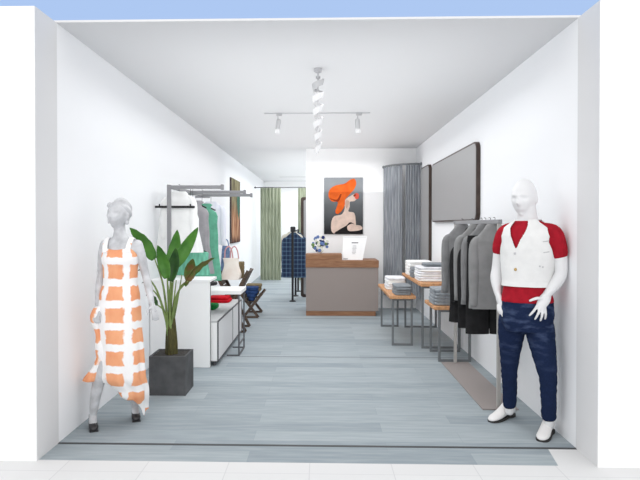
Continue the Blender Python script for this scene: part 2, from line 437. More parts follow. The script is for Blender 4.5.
def x_trestle(x, y0, y1, h, w, foot, label):
    """wooden X legged rack whose upper V carries goods"""
    t = thing('trestle_rack', (x, (y0 + y1) / 2, 0), label, 'rack', 'wooden X legged racks')
    for y in (y0, y1):
        for s in (1, -1):
            b = B(); a = Vector((x - s * foot, y, .012)); c = Vector((x + s * w, y + .02 * s, h))
            d = (c - a).normalized(); nn = Vector((d.z, 0, -d.x)) * .02
            rr = []
            for p in (a, c): rr.append([p + nn + Vector((0, -.014, 0)), p + nn + Vector((0, .014, 0)), p - nn + Vector((0, .014, 0)), p - nn + Vector((0, -.014, 0))])
            loft(b, rr); obj('leg', b, DKWOOD, t, False)
    zc = h * foot / (foot + w)
    for s in (1, -1):
        b = B(); p0 = Vector((x + s * .012, y0, zc + .03)); p1 = Vector((x + s * w * 1.02, y0, h * 1.01))
        d = (p1 - p0).normalized(); nn = Vector((d.z, 0, -d.x)) * .012 * s
        for q in range(4):
            u0 = p0.lerp(p1, q / 4 + .02); u1 = p0.lerp(p1, (q + 1) / 4)
            rr = [[u0 + nn, u1 + nn, u1 + nn * 2.4, u0 + nn * 2.4]]
            rr.append([v + Vector((0, y1 - y0, 0)) for v in rr[0]]); loft(b, rr)
        obj('slat_panel', b, DKWOOD, t, False)
    b = B(); box(b, x - foot, x + foot, y0 - .015, y0 + .015, .0, .03); obj('stretcher', b, DKWOOD, t, False)
    b = B(); box(b, x - foot, x + foot, y1 - .015, y1 + .015, .0, .03); obj('stretcher', b, DKWOOD, t, False)
    return t
x_trestle(-1.25, 8.05, 8.5, .86, .23, .20, 'tall dark wooden X legged rack carrying the cream tote bag')
x_trestle(-1.13, 9.32, 9.9, .40, .17, .12, 'low dark wooden X legged rack carrying blue clothes')

# cream tote bag with handles
t = thing('tote_bag', (-1.27, 8.1, .73), 'cream canvas tote bag with looped pink handles on tall wooden rack', 'bag')
b = B(); rr = []
for q in range(9):
    u = q / 8
    rr.append(ring((-1.27 + .012 * math.sin(u * 3), 8.12, .735 + .30 * u), .135 - .03 * u + .012 * math.sin(u * 7), .075 - .045 * u, 32, 3, 0, lambda a: 1 + .03 * math.sin(7 * a + u * 2)))
loft(b, rr); obj('bag_body', b, CREAM, t, angle=80)
for dx in (-.05, .03):
    b = B(); tube(b, cat([(-1.27 + dx - .03, 8.10, 1.04), (-1.27 + dx - .02, 8.09, 1.15), (-1.27 + dx + .03, 8.085, 1.2), (-1.27 + dx + .07, 8.09, 1.14), (-1.27 + dx + .085, 8.10, 1.03)], 6), .009, 8); obj('handle', b, PINKH, t)
t = thing('denim_bag', (-1.36, 8.33, .75), 'pale blue denim pouch standing behind the cream tote bag', 'bag')
b = B(); loft(b, [ring((-1.37, 8.33, .84 + .36 * u), .085 - .035 * u, .05 - .02 * u, 24, 3, 0, lambda a: 1 + .05 * math.sin(5 * a + u * 4)) for u in [i / 7 for i in range(8)]]); obj('bag_body', b, BLUEH, t, angle=80)
b = B(); tube(b, cat([(-1.41, 8.33, 1.19), (-1.40, 8.33, 1.28), (-1.35, 8.33, 1.28), (-1.33, 8.33, 1.19)], 5), .008, 8); obj('handle', b, BLUEH, t)
for i in range(4):
    folded('folded_throw', -1.25 + .01 * (3 - i) * 0, -1.118, 8.26, 8.48, .735 + .058 * i, .058, OLIVE, 'olive brown folded throw behind the tote bag, %s of the pile' % ('bottom', 'second from bottom', 'third from bottom', 'top')[i], 'folded clothes', 'olive throws on the tall rack', 20 + i)

# goods in the low rack
for i in range(4):
    folded('folded_jeans', -1.13 - (.045, .075, .1, .105)[i], -1.13 + (.045, .075, .1, .105)[i], 9.34, 9.58, .272 + .055 * i, .055, NAVY, 'dark blue folded jeans on the low wooden rack, %s of the pile' % ('bottom', 'second from bottom', 'third from bottom', 'top')[i], 'folded clothes', 'dark blue jeans on the low rack', 30 + i)
for i in range(4):
    folded('folded_sweater', -1.13 - (.05, .085, .125, .13)[i], -1.13 + (.05, .085, .125, .13)[i], 9.62, 9.86, .275 + .06 * i, .055, OLIVE, 'olive brown folded sweater behind the blue jeans, %s of the pile' % ('bottom', 'second from bottom', 'third from bottom', 'top')[i], 'folded clothes', 'olive sweaters on the low rack', 40 + i)

# wall mounted / standing rail with arms
t = thing('clothes_rail', (-1.62, 6.15, 0), 'grey metal clothes rail with three arms above the left displays', 'clothes rack')
b = B(); box(b, -1.64, -1.60, 6.13, 6.17, .928, 1.93, .004); obj('post', b, GREYMETAL, t, False)
b = B(); box(b, -1.64, -1.60, 6.15, 8.35, 1.89, 1.925, .004); obj('beam', b, GREYMETAL, t, False)
for y, x1, k in ((6.15, -1.06, 0), (7.10, -.945, 0), (7.85, -.955, 0)):
    b = B(); box(b, -1.62, x1, y - .018, y + .018, 1.885, 1.922, .004); a = obj('arm', b, GREYMETAL, t, False)
    b = B(); box(b, x1 - .005, x1 + .025, y - .026, y + .026, 1.875, 1.932, .006); obj('end_cap', b, GREYMETAL, a, False)
b = B(); lathe(b, [(.0, 0), (.026, 0), (.026, .012), (.0, .014)], (-1.62, 6.15, 1.928), 16); obj('post_cap', b, WHITE, t)
for y in (7.6, 8.3):
    b = B(); box(b, XL, -1.62, y - .015, y + .015, 1.89, 1.92); obj('wall_bracket', b, GREYMETAL, t, False)

def hanger_bm(cx, y, zr, hw, drop, fall=.07):
    """hook, neck and two sloping shoulders; zr = top of the rail"""
    bm = B(); zs = zr - drop
    hk = [(cx, y - .0, zs), (cx, y, zr - .01)]
    hk += [(cx + .011 * math.sin(a), y, zr + .008 - .011 * math.cos(a)) for a in [PI * .2 * i for i in range(1, 7)]]
    tube(bm, hk, .0022, 6)
    tube(bm, cat([(cx - hw, y, zs - fall), (cx - hw * .5, y, zs - fall * .45), (cx, y, zs), (cx + hw * .5, y, zs - fall * .45), (cx + hw, y, zs - fall)], 4), .008, 8)
    return bm
def garment(name, cx, y, zr, drop, zbot, hw, dep, m, label, cat_, group=None, sleeve=True, slen=.5, waist=.92, hem=1.0, hm=None, lapel=None, seed=0, bar=None, barx=0, strap=False, neck=.085, slope=.07):
    rnd = random.Random(seed); ph = rnd.random() * 6
    zt = zr - drop + .012
    t = thing(name, (cx, y, zr), label, cat_, group)
    obj('hanger', hanger_bm(cx, y, zr, hw * (.85 if slope < .1 else .7), drop, slope), hm or BLACKM, t)
    zsh = zt - slope; Lh = zsh - zbot
    rings = []; n = 40
    def add(z, rx, ry, f):
        rings.append(ring((cx, y, z), rx, ry, n, 2.6, 0, lambda a: 1 + f * math.sin(6 * a + ph) + f * .7 * math.sin(11 * a + 2 * ph + z * 5)))
    for q, w in ((0, hem), (.03, hem), (.2, (hem + waist) / 2 + .01), (.42, waist), (.62, waist + .02), (.8, .96), (.9, .99)):
        add(zbot + Lh * q, hw * w, dep * (1.1 - .25 * q), .05 * (1 - q) + .008)
    if strap: sh = ((.955, .9, .8), (.985, .72, .7), (1.0, .6, .5))
    else: sh = ((.955, .97, .85), (.985, .9, .8), (1.0, .8, .7))
    for q, w, d in sh: add(zbot + Lh * q, hw * w, dep * d, .004)
    if slope > .1:
        for q in (.2, .45, .7): add(zsh + slope * q, hw * (.78 - .55 * q), dep * (.7 - .2 * q), 0)
    else: add(zsh + .03, hw * .55, dep * .62, 0)
    add(zt - .015, neck * (1.1 if slope < .1 else .75), dep * .55, 0); add(zt + .004, neck * (.85 if slope < .1 else .6), dep * .5, 0)
    bm = B(); loft(bm, rings); obj('garment_body', bm, m, t, angle=70)
    if sleeve:
        for s in (-1, 1):
            bm = B(); x = cx + s * hw
            limb(bm, [(cx + s * hw * .58, y, zsh + .008), (cx + s * hw * .80, y - .004, zsh - .05), (cx + s * hw * .84, y - .016, zsh - slen * .5), (cx + s * hw * .85, y - .024, zsh - slen)], [.026, .042, .044, .037], 14, 5, .95, (0, 1, 0))
            obj('sleeve', bm, m, t, angle=70)
    if lapel is not None:
        bm = B()
        for s in (-1, 1):
            yy = y - dep * .93
            loft(bm, [[Vector((cx + s * .05, yy + .012, zt - .0)), Vector((cx + s * .012, yy - .006, zt - .06)), Vector((cx + s * .012, yy, zt - .05))],
                      [Vector((cx + s * .085, yy - .012, zt - .14)), Vector((cx + s * .02, yy - .014, zt - .14)), Vector((cx + s * .05, yy - .004, zt - .14))],
                      [Vector((cx + s * .02, yy - .012, zt - .30)), Vector((cx + s * .01, yy - .014, zt - .31)), Vector((cx + s * .012, yy - .004, zt - .30))]])
        obj('lapel', bm, lapel, t)
    if bar:
        bm = B(); bc = cx + barx; tube(bm, [(bc - bar, y - dep - .02, zt - .165), (bc + bar, y - dep - .02, zt - .167)], .0125, 10)
        for s in (-1, 1): box(bm, bc + s * bar * .78 - .006, bc + s * bar * .78 + .006, y - dep - .026, y - dep - .014, zt - .165, zt - .135)
        obj('hanger_bar', bm, BLACKM, t)
    return t
RL = 1.925
garment('hanging_shirt', -1.55, 6.30, RL, .075, 1.20, .19, .045, SHIRTW, 'white shirt on black bar hanger nearest the plant on the left rail', 'shirt', 'garments on the left rail', slen=.42, bar=.215, barx=-.03, seed=1, hem=1.3, waist=1.1)
garment('hanging_skirt', -1.47, 6.50, RL, .66, .935, .21, .04, TEALD, 'teal pleated skirt hanging below the white shirt on the left rail', 'skirt', 'garments on the left rail', sleeve=False, seed=2, strap=True, neck=.1)
garment('hanging_dress', -1.50, 6.75, RL, .155, .93, .19, .045, GREYDRESS, 'grey sleeveless dress beside the teal dress on the left rail', 'dress', 'garments on the left rail', sleeve=False, seed=3, strap=True, hem=1.22, waist=1.0, neck=.12)
garment('hanging_dress', -1.50, 7.28, RL, .17, .80, .20, .045, TEAL, 'teal green sleeveless dress hanging on the left rail', 'dress', 'garments on the left rail', sleeve=False, seed=4, strap=True, hem=1.15, waist=.98, neck=.12)
garment('hanging_blouse', -1.51, 7.93, RL, .12, 1.23, .20, .045, LILAC, 'white blouse with lilac folds, hanging farthest back on the left rail', 'blouse', 'garments on the left rail', sleeve=True, slen=.5, seed=5)

# wall painting on the left wall
t = thing('wall_painting', (XL + .02, 12.2, 1.13), 'tall abstract brown and green canvas on the left wall', 'painting')
b = B(); box(b, XL, XL + .028, 11.44, 12.72, 1.132, 2.447, .003); obj('frame', b, DKBROWN, t, False)
b = B(); box(b, XL + .0285, XL + .031, 11.49, 12.71, 1.136, 2.443); obj('canvas', b, ABSTRACT, t, False, loc=(XL, 12.2, 1.13))
b = B(); prism(b, [(12.2, 2.0), (12.3, 2.22), (12.5, 2.2), (12.66, 2.05), (12.64, 1.8), (12.5, 1.6), (12.36, 1.74)], 'x', XL + .031, XL + .0325); obj('painted_figure', b, mat('paint_teal', (38, 92, 76), .8), t, False)

# ------------------------------------------------------------------ back left: curtains, rod, dark rack
t = thing('curtain_rod', (-.9, 15.66, 2.5), 'thin dark curtain rod across the back of the shop', 'curtain rod')
b = B(); tube(b, [(XL, 15.66, 2.515), (XR, 15.66, 2.515)], .012, 8); obj('rod', b, FRAMEG, t)
b = B(); ball(b, (-1.775, 15.66, 2.515), .025); obj('finial', b, FRAMEG, t)
def curtain(x0, x1, y, z0, z1, label, waves):
    b = B(); n = int((x1 - x0) * 160); A = []
    for i in range(n + 1):
        x = x0 + (x1 - x0) * i / n; dy = .028 * math.sin((x - x0) / (x1 - x0) * waves * 2 * PI)
        A.append((x, y + dy))
    prof = [(p[0], p[1]) for p in A] + [(p[0], p[1] + .01) for p in reversed(A)]
    prism(b, prof, 'z', z0, z1)
    return tag(obj('curtain', b, SAGE, loc=((x0 + x1) / 2, y, z0), angle=60), label, 'curtain', 'sage green curtains')
curtain(-1.64, -1.08, 15.66, .01, 2.5, 'sage green curtain hanging beside the left wall', 6)
curtain(-.62, -.05, 15.66, .01, 2.5, 'sage green curtain partly hidden behind the white partition', 6)

t = thing('garment_rack', (-.54, 12.2, 0), 'black metal garment rack with plaid shirts by the partition', 'clothes rack')
b = B(); tube(b, [(-.556, 11.35, 1.385), (-.535, 12.2, 1.385), (-.515, 13.06, 1.385)], .014, 8); obj('rail', b, BLACKM, t)
for x, y in ((-.556, 11.35), (-.535, 12.2), (-.515, 13.06)):
    b = B(); tube(b, [(x, y, .0), (x, y, 1.40)], .022, 10); p = obj('post', b, BLACKM, t)
    b = B(); lathe(b, [(.065, 0), (.065, .012), (.025, .03)], (x, y, 0), 16); obj('foot', b, BLACKM, p)
b = B(); box(b, -.60, -.50, 11.33, 11.40, 1.36, 1.47, .02); obj('end_plate', b, BLACKM, t)
garment('plaid_shirt', -.545, 11.50, 1.395, .06, .46, .235, .06, PLAID, 'navy plaid shirt hanging first on the black rack', 'shirt', 'shirts on the black rack', slope=.12, slen=.66, seed=11)
garment('hanging_shirt', -.58, 11.68, 1.395, .045, .62, .22, .05, BEIGE, 'beige shirt hanging between the plaid shirts on the black rack', 'shirt', 'shirts on the black rack', slen=.5, seed=12)
garment('plaid_shirt', -.47, 11.88, 1.395, .07, .46, .21, .05, PLAID, 'navy plaid shirt hanging last on the black rack', 'shirt', 'shirts on the black rack', slope=.12, slen=.62, seed=13)

t = thing('standing_mirror', (-.2, 12.08, 0), 'tall dark brown framed standing mirror half hidden by the white partition', 'mirror')
b = B(); prism(b, rrect(-.42, .12, .0, 2.08, .05), 'y', 12.05, 12.09); obj('frame', b, DKBROWN, t, angle=30)
b = B(); prism(b, rrect(-.36, .06, .06, 2.02, .03), 'y', 12.045, 12.05); obj('mirror_glass', b, MIRROR, t, angle=30)

# ------------------------------------------------------------------ counter, flowers, board, portrait
t = thing('reception_counter', (.34, 9.8, 0), 'wood and taupe reception counter in front of the white partition', 'counter')
b = B(); box(b, -.247, .945, 9.56, 10.2, .08, .80, .003); obj('body', b, TAUPE, t, False)
b = B(); box(b, -.247, .90, 9.57, 10.18, 0, .085, .002); obj('plinth', b, WALNUT, t, False)
b = B(); box(b, -.252, .95, 9.545, 10.2, .80, .917, .003); obj('worktop', b, WALNUT, t, False)
b = B(); box(b, -.252, .345, 9.55, 9.98, .917, 1.02, .003); obj('raised_ledge', b, WALNUT, t, False)

t = thing('flower_vase', (-.02, 9.76, 1.02), 'small white vase of blue and cream flowers on the counter', 'flowers')
b = B(); lathe(b, [(.03, 0), (.045, .02), (.048, .06), (.035, .1), (.03, .115), (.024, .113), (.02, .08)], (-.02, 9.76, 1.02), 20); obj('vase', b, VASE, t)
rnd = random.Random(5)
def flower(c, r, m):
    b = B()
    for k in range(6):
        a = 2 * PI * k / 6; el = .35
        d = Vector((math.cos(a) * math.cos(el), -.35, math.sin(a) * math.cos(el)))
        p = Vector(c) + d * r * .55; ball(b, p, r * .42, r * .26, r * .42, 8, 6)
    ball(b, (c[0], c[1] - r * .3, c[2]), r * .25, None, None, 8, 6)
    obj('flower', b, m, t)
for i in range(38):
    a = rnd.random() * 2 * PI; q = rnd.random() ** .75 * .122
    flower((-.02 + q * math.cos(a) * 1.15, 9.74 + rnd.uniform(-.07, .07), 1.185 + q * math.sin(a)), rnd.uniform(.024, .035), (FB1, FB2, FW, FB1, FB2, FG, FW)[i % 7])
for i in range(6):
    a = -.6 + i * .24; b = B(); tube(b, cat([(-.02, 9.76, 1.08), (-.02 + .03 * math.sin(a), 9.75, 1.12), (-.02 + .09 * math.sin(a), 9.75, 1.12 + .09 * math.cos(a))], 4), .004, 6); obj('stem', b, FG, t)

t = thing('display_board', (.55, 9.75, .917), 'white printed display board leaning on the lower counter top', 'sign')
def lean(u, v, d=0):   # board plane: u across, v up, d out toward the shop front
    return Vector((.349 + u * .345 + v * .03 + (.055 * v if u > .5 else 0) * u, 9.68 + v * .10 - d, .918 + v * .395))
b = B(); loft(b, [[lean(0, 0), lean(1, 0), lean(1, 1), lean(0, 1)], [lean(0, 0, -.05), lean(1, 0, -.05), lean(1, 1, -.02), lean(0, 1, -.02)]]); obj('board', b, WHITE, t, False)
def pr(u0, u1, v0, v1, m, nm):
    b = B(); loft(b, [[lean(u0, v0, .001), lean(u1, v0, .001), lean(u1, v1, .001), lean(u0, v1, .001)], [lean(u0, v0, .003), lean(u1, v0, .003), lean(u1, v1, .003), lean(u0, v1, .003)]]); return b
bm = pr(.04, .96, .955, .965, PRINT, ''); obj('header_line', bm, PRINT, t, False)
b = B(); k = pr(.42, .66, .70, .735, PRINTD, ''); obj('printed_title', k, PRINTD, t, False); b.free()
bm = B()
for i in range(7):
    w = .12 + .02 * (i % 3)
    u0, v0 = .54 - w / 2, .58 - .055 * i
    loft(bm, [[lean(u0, v0, .001), lean(u0 + w, v0, .001), lean(u0 + w, v0 + .018, .001), lean(u0, v0 + .018, .001)], [lean(u0, v0, .003), lean(u0 + w, v0, .003), lean(u0 + w, v0 + .018, .003), lean(u0, v0 + .018, .003)]])
obj('printed_lines', bm, PRINT, t, False)
obj('printed_mark', pr(.06, .28, .03, .055, PRINTD, ''), PRINTD, t, False)

t = thing('portrait_picture', (.405, 10.49, 1.335), 'portrait of a woman in a wide orange hat on the white partition', 'picture')
PX0, PX1, PZ0, PZ1 = .054, .755, 1.336, 2.356
b = B(); box(b, PX0, PX1, 10.475, 10.5, PZ0, PZ1, .002); obj('canvas', b, [BACKDROP], t, False, loc=(PX0, 10.48, PZ0))
def art(name, pts, m, lay, sm=True):
    q = [(PX0 + (x - 95) / 265 * (PX1 - PX0), PZ1 - (y - 50) / 387 * (PZ1 - PZ0)) for x, y in pts]
    if sm:
        P = [Vector((a, c, 0)) for a, c in q]; n = len(P); out = []
        for i in range(n):
            a, c, d, e = P[i - 1], P[i], P[(i + 1) % n], P[(i + 2) % n]
            for j in range(4):
                s = j / 4; out.append(.5 * (2 * c + (d - a) * s + (2 * a - 5 * c + 4 * d - e) * s * s + (3 * c - a - 3 * d + e) * s ** 3))
        q = [(min(max(v.x, PX0), PX1), min(max(v.y, PZ0), PZ1)) for v in out]
    b = B(); prism(b, q, 'y', 10.475 - .001 * lay, 10.476); obj(name, b, m, t, False)
SKIN = mat('paint_skin', (222, 198, 184), .8, var=.06, vscale=9); SKIN2 = mat('paint_skin_shade', (196, 164, 148), .8)
HAT = mat('paint_orange', (206, 82, 22), .8, rgb2=(240, 110, 36), vscale=7); HATD = mat('paint_rust', (150, 52, 14), .8); BLK = mat('paint_black', (24, 22, 24), .8)
LIP = mat('paint_coral', (226, 96, 78), .8)
art('painted_body', [(238, 205), (290, 168), (312, 165), (322, 190), (300, 212), (272, 216), (270, 250), (262, 282), (300, 292), (310, 340), (306, 385), (250, 385), (200, 412), (172, 436), (146, 415), (145, 355), (165, 315), (215, 302), (236, 262)], SKIN, 1)
art('painted_neck_shade', [(244, 206), (268, 214), (260, 245), (246, 262), (240, 240)], SKIN2, 2)
art('painted_dress', [(172, 437), (200, 406), (245, 380), (272, 356), (300, 368), (335, 395), (350, 437)], BLK, 2)
art('painted_hand', [(254, 384), (284, 366), (312, 374), (344, 380), (357, 398), (340, 410), (302, 416), (262, 414)], SKIN, 3)
art('painted_hat_brim', [(125, 160), (140, 125), (180, 103), (235, 92), (272, 66), (303, 60), (314, 92), (300, 130), (270, 165), (240, 200), (236, 240), (214, 280), (186, 300), (172, 284), (182, 250), (188, 218), (150, 214), (130, 190)], HAT, 3)
art('painted_hat_band', [(128, 190), (160, 208), (192, 214), (214, 170), (206, 165), (184, 200), (150, 196)], HATD, 4)
art('painted_flower', [(300, 166), (318, 156), (332, 168), (330, 192), (314, 198), (304, 186)], LIP, 4)
art('painted_eye', [(294, 172), (306, 164), (312, 172), (300, 182)], HATD, 5)

# ------------------------------------------------------------------ ceiling fittings
def track(y, x0, x1, heads, label):
    t = thing('track_light', ((x0 + x1) / 2, y, H), label, 'ceiling light', 'ceiling track lights')
    b = B(); box(b, x0, x1, y - .012, y + .012, H - .012, H); obj('track', b, SILK, t, False)
    for x in heads:
        b = B(); box(b, x - .02, x + .05, y - .018, y + .018, H - .035, H - .012, .003); p = obj('adapter', b, LAMPG, t, False)
        b = B(); tube(b, [(x, y, H - .04), (x, y, H - .085)], .006, 8); obj('stem', b, LAMPG, t)
        b = B(); M = Matrix.Translation((x, y, H - .16)) @ Matrix.Rotation(math.radians(14), 4, 'X') @ Matrix.Rotation(math.radians(8 if x < 0 else -4), 4, 'Y')
        lathe(b, [(.006, .085), (.026, .08), (.03, .05), (.03, -.085), (.024, -.09), (.022, -.06)], (0, 0, 0), 20)
        for v in b.verts: v.co = M @ v.co
        obj('spot_head', b, LAMPW, t)
track(7.15, -.70, .60, (-.53, .45), 'grey ceiling track with two white spotlights near the pendant')
track(16.6, -1.19, -.1, (), 'far ceiling track above the sage green curtains')

t = thing('pendant_lamp', (-.027, 5.13, H), 'white twisted spiral pendant lamp hanging from the ceiling', 'pendant lamp')
b = B(); lathe(b, [(.035, 0), (.035, -.03), (.02, -.04)], (-.027, 5.13, H), 20); obj('canopy', b, LAMPG, t)
b = B(); tube(b, [(-.027, 5.13, H), (-.027, 5.13, 2.14)], .006, 8); obj('rod', b, LAMPG, t)
b = B(); lathe(b, [(.02, 0), (.02, .02)], (-.027, 5.13, 2.79), 16); obj('collar', b, LAMPG, t)
b = B(); pin = []; rr = []
n = 220
for i in range(n + 1):
    u = i / n; a = -u * 2 * PI * 5.5 + .6; z = 2.76 - u * .62; r = .058 - .024 * u
    d = Vector((math.cos(a), math.sin(a), 0)); tg = Vector((-math.sin(a), math.cos(a), 0))
    c = Vector((-.027, 5.13, z))
    w = .04
    rr.append([c + d * r + Vector((0, 0, w)), c + d * (r - .01) + Vector((0, 0, w)), c + d * (r - .022) + Vector((0, 0, -w * .3)), c + d * (r - .012) + Vector((0, 0, -w * .3))])
loft(b, rr); obj('spiral_shade', b, LAMPW, t)

# ------------------------------------------------------------------ right side
def wall_mirror(y0, y1, z0, z1, r, label):
    t = thing('wall_mirror', (XR, (y0 + y1) / 2, z0), label, 'mirror', 'rounded mirrors on the right wall')
    b = B(); prism(b, rrect(y0, y1, z0, z1, r, 8), 'x', XR - .045, XR); obj('frame', b, DKBROWN, t, angle=30)
    b = B(); prism(b, rrect(y0 + .018, y1 - .018, z0 + .018, z1 - .018, r - .012, 8), 'x', XR - .0475, XR - .045); obj('mirror_glass', b, MIRROR, t, angle=30)
wall_mirror(6.29, 8.80, 1.545, 2.405, .09, 'large grey rectangular mirror with dark frame on the right wall')
wall_mirror(9.03, 9.76, .87, 2.445, .09, 'narrow tall mirror beside the grey fitting room curtain')

# corner fitting room
t = thing('curtain_rail', (XR, YP, 2.53), 'curved grey rail of the corner fitting room', 'curtain rail')
R0 = .585
arc = [(XR - R0 * math.cos(a), YP - R0 * math.sin(a), 2.54) for a in [PI / 2 * i / 24 for i in range(25)]]
b = B(); tube(b, arc, .018, 8); obj('rail', b, LEGMETAL, t)
for a in (.02, PI / 2 - .02):
    b = B(); p = (XR - R0 * math.cos(a), YP - R0 * math.sin(a), 2.54); ball(b, p, .028); obj('wall_flange', b, LEGMETAL, t)
def arc_curtain(a0, a1, waves, label):
    b = B(); n = 120; A = []
    for i in range(n + 1):
        u = i / n; a = a0 + (a1 - a0) * u; r = R0 + .012 * math.sin(u * waves * 2 * PI)
        A.append((XR - r * math.cos(a), YP - r * math.sin(a)))
    Bk = []
    for i in range(n, -1, -1):
        u = i / n; a = a0 + (a1 - a0) * u; r = R0 - .010 + .012 * math.sin(u * waves * 2 * PI)
        Bk.append((XR - r * math.cos(a), YP - r * math.sin(a)))
    prism(b, A + Bk, 'z', .25, 2.52)
    return tag(obj('curtain', b, SLATEC, loc=(XR - R0 * math.cos((a0 + a1) / 2), YP - R0 * math.sin((a0 + a1) / 2), .25), angle=60), label, 'curtain', 'slate grey fitting room curtains')
arc_curtain(.06, .985, 9, 'slate grey fitting room curtain, the half next to the white partition')
arc_curtain(1.10, 1.53, 6, 'slate grey fitting room curtain, the half next to the tall mirror')

def bench(x0, x1, y0, y1, zt, fx0, fx1, fy, label, th=.038):
    t = thing('display_bench', ((x0 + x1) / 2, (y0 + y1) / 2, 0), label, 'table', 'wood topped display tables')
    b = B(); box(b, x0, x1, y0, y1, zt - th, zt, .004); obj('tabletop', b, OAK, t, False)
    for y in fy:
        w = .013
        for x in (fx0, fx1):
            b = B(); box(b, x - w, x + w, y - w, y + w, 0, zt - th); obj('leg', b, LEGMETAL, t, False)
        b = B(); box(b, fx0 + w, fx1 - w, y - w, y + w, 0, .026); obj('floor_bar', b, LEGMETAL, t, False)
        b = B(); box(b, fx0 + w, fx1 - w, y - w, y + w, zt - th - .026, zt - th); obj('top_bar', b, LEGMETAL, t, False)
    return t
bench(.85, 1.17, 7.17, 8.66, .625, .895, 1.13, (7.24, 8.58), 'oak topped display table standing nearest the counter, second tallest')
bench(1.20, 1.70, 7.02, 8.62, .795, 1.235, 1.68, (7.075, 8.52), 'tallest oak topped display table against the right wall')
bench(1.235, 1.66, 6.355, 6.95, .61, 1.30, 1.63, (6.395, 6.89), 'smallest oak topped display table behind the grey jackets')
ORD = ('bottom', 'second from bottom', 'third from bottom', 'fourth from bottom', 'fifth from bottom', 'sixth from bottom', 'top')
def pile(k, x0, x1, y0, y1, z0, h, m, text, group, seed, name='folded_shirt'):
    for i in range(k):
        rnd = random.Random(seed + i); j = rnd.uniform(-.008, .008)
        o = ORD[i] if i < k - 1 else 'top'
        folded(name, x0 + j, x1 + j, y0 - j, y1 + j, z0 + h * i, h, m if not isinstance(m, (list, tuple)) else m[i % len(m)], text % o, 'folded clothes', group, seed + i)
pile(5, .885, 1.14, 7.82, 8.2, .626, .033, (SHIRTW, SHIRTW2, SHIRTW), 'white folded shirt beside the counter, %s of its pile', 'white shirts on the table nearest the counter', 50)
pile(4, .92, 1.13, 7.22, 7.6, .626, .03, SLATE, 'slate grey folded shirt in front of white shirts, %s of its pile', 'grey shirts on the table nearest the counter', 60)
pile(6, 1.215, 1.62, 7.22, 7.66, .796, .03, (SHIRTW, SHIRTW2), 'white folded shirt on the tallest display table, %s of its pile', 'white shirts on the tallest table', 70)
pile(2, 1.30, 1.6, 7.26, 7.6, .976, .02, SLATE, 'slate grey folded shirt lying on white shirts, %s of two', 'grey shirts on the white pile', 80)
pile(3, 1.21, 1.50, 7.76, 8.0, .796, .045, SLATE, 'slate grey folded shirt behind white shirts on tallest table, %s of its pile', 'grey shirts on the tallest table', 84)
pile(5, 1.21, 1.55, 8.1, 8.45, .796, .04, SHIRTW, 'white folded shirt at far end of tallest table, %s of its pile', 'white shirts at the far end of the tallest table', 170)
pile(5, 1.25, 1.6, 6.42, 6.8, .611, .036, DENIMG, 'pale grey folded jeans on the smallest table, %s of the pile', 'grey jeans on the smallest table', 90, 'folded_jeans')

# right clothes rack with grey jackets
t = thing('clothes_rack', (1.455, 5.53, 0), 'silver clothes rack with flat brown-grey base holding grey jackets', 'clothes rack')
b = B(); box(b, 1.31, 1.60, 4.72, 6.335, 0, .012, .002); obj('base_plate', b, BASEP, t, False)
for y in (4.77, 6.30):
    b = B(); box(b, 1.437, 1.467, y - .015, y + .015, .012, 1.515, .003); obj('post', b, STEEL, t, False)
b = B(); box(b, 1.436, 1.468, 4.74, 6.33, 1.51, 1.545, .003); obj('rail', b, GREYMETAL, t, False)
RR = 1.545
J = 'jackets on the right rack'
garment('hanging_jacket', 1.447, 4.90, RR, .05, .80, .20, .055, GREYCLOTH, 'grey wool jacket hanging first on the rack behind the male mannequin', 'jacket', J, slen=.54, slope=.125, seed=101, hm=BLACKM, neck=.09)
garment('hanging_jacket', 1.447, 5.17, RR, .05, .80, .20, .055, GREYCLOTH2, 'grey wool jacket hanging second of the four on the right rack', 'jacket', J, slen=.54, slope=.125, seed=103, neck=.09)
garment('hanging_jacket', 1.447, 5.45, RR, .05, .80, .20, .05, GREYCLOTH, 'grey wool jacket hanging third of the four on the right rack', 'jacket', J, slen=.54, slope=.125, seed=105, neck=.09)
garment('hanging_jacket', 1.447, 6.00, RR, .05, .80, .20, .055, GREYCLOTH2, 'grey wool jacket hanging last on the rack, nearest the smallest table', 'jacket', J, slen=.54, slope=.125, seed=107, neck=.09)
def trousers(cx, y, zr, drop, zbot, hw, label, seed):
    t = thing('hanging_trousers', (cx, y, zr), label, 'trousers')
    obj('hanger', hanger_bm(cx, y, zr, hw * .9, drop), BLACKM, t)
    zt = zr - drop - .05; b = B()
    ph = seed
    for s in (-1, 1):
        rr = []
        for q in range(10):
            u = q / 9; z = zbot + (zt - zbot) * u
            w = hw * .5 * (1.0 - .1 * u)
            rr.append(ring((cx + s * hw * (.50 - .06 * u), y, z), w * (.96 + .05 * u), .038, 24, 3, 0, lambda a: 1 + .03 * math.sin(5 * a + ph + z * 4)))
        loft(b, rr)
    obj('trouser_legs', b, BLACKCLOTH, t, angle=70)
    b = B(); loft(b, [ring((cx, y, zt - .01), hw * .93, .04, 28, 3), ring((cx, y, zt + .045), hw * .9, .036, 28, 3)]); obj('waistband', b, BLACKCLOTH, t, angle=50)
    return t
trousers(1.447, 5.03, RR, .13, .565, .205, 'black trousers hanging under the first grey jacket on the right rack', 1)
garment('hanging_coat', 1.447, 5.29, RR, .085, .57, .205, .05, BLACKCLOTH, 'long black coat hanging between the second and third grey jackets', 'coat', 'long black coats on the right rack', slen=.5, slope=.19, seed=111, waist=.97)
garment('hanging_coat', 1.447, 5.60, RR, .085, .57, .205, .05, BLACKCLOTH, 'long black coat hanging between the third and last grey jackets', 'coat', 'long black coats on the right rack', slen=.5, slope=.19, seed=112, waist=.97)

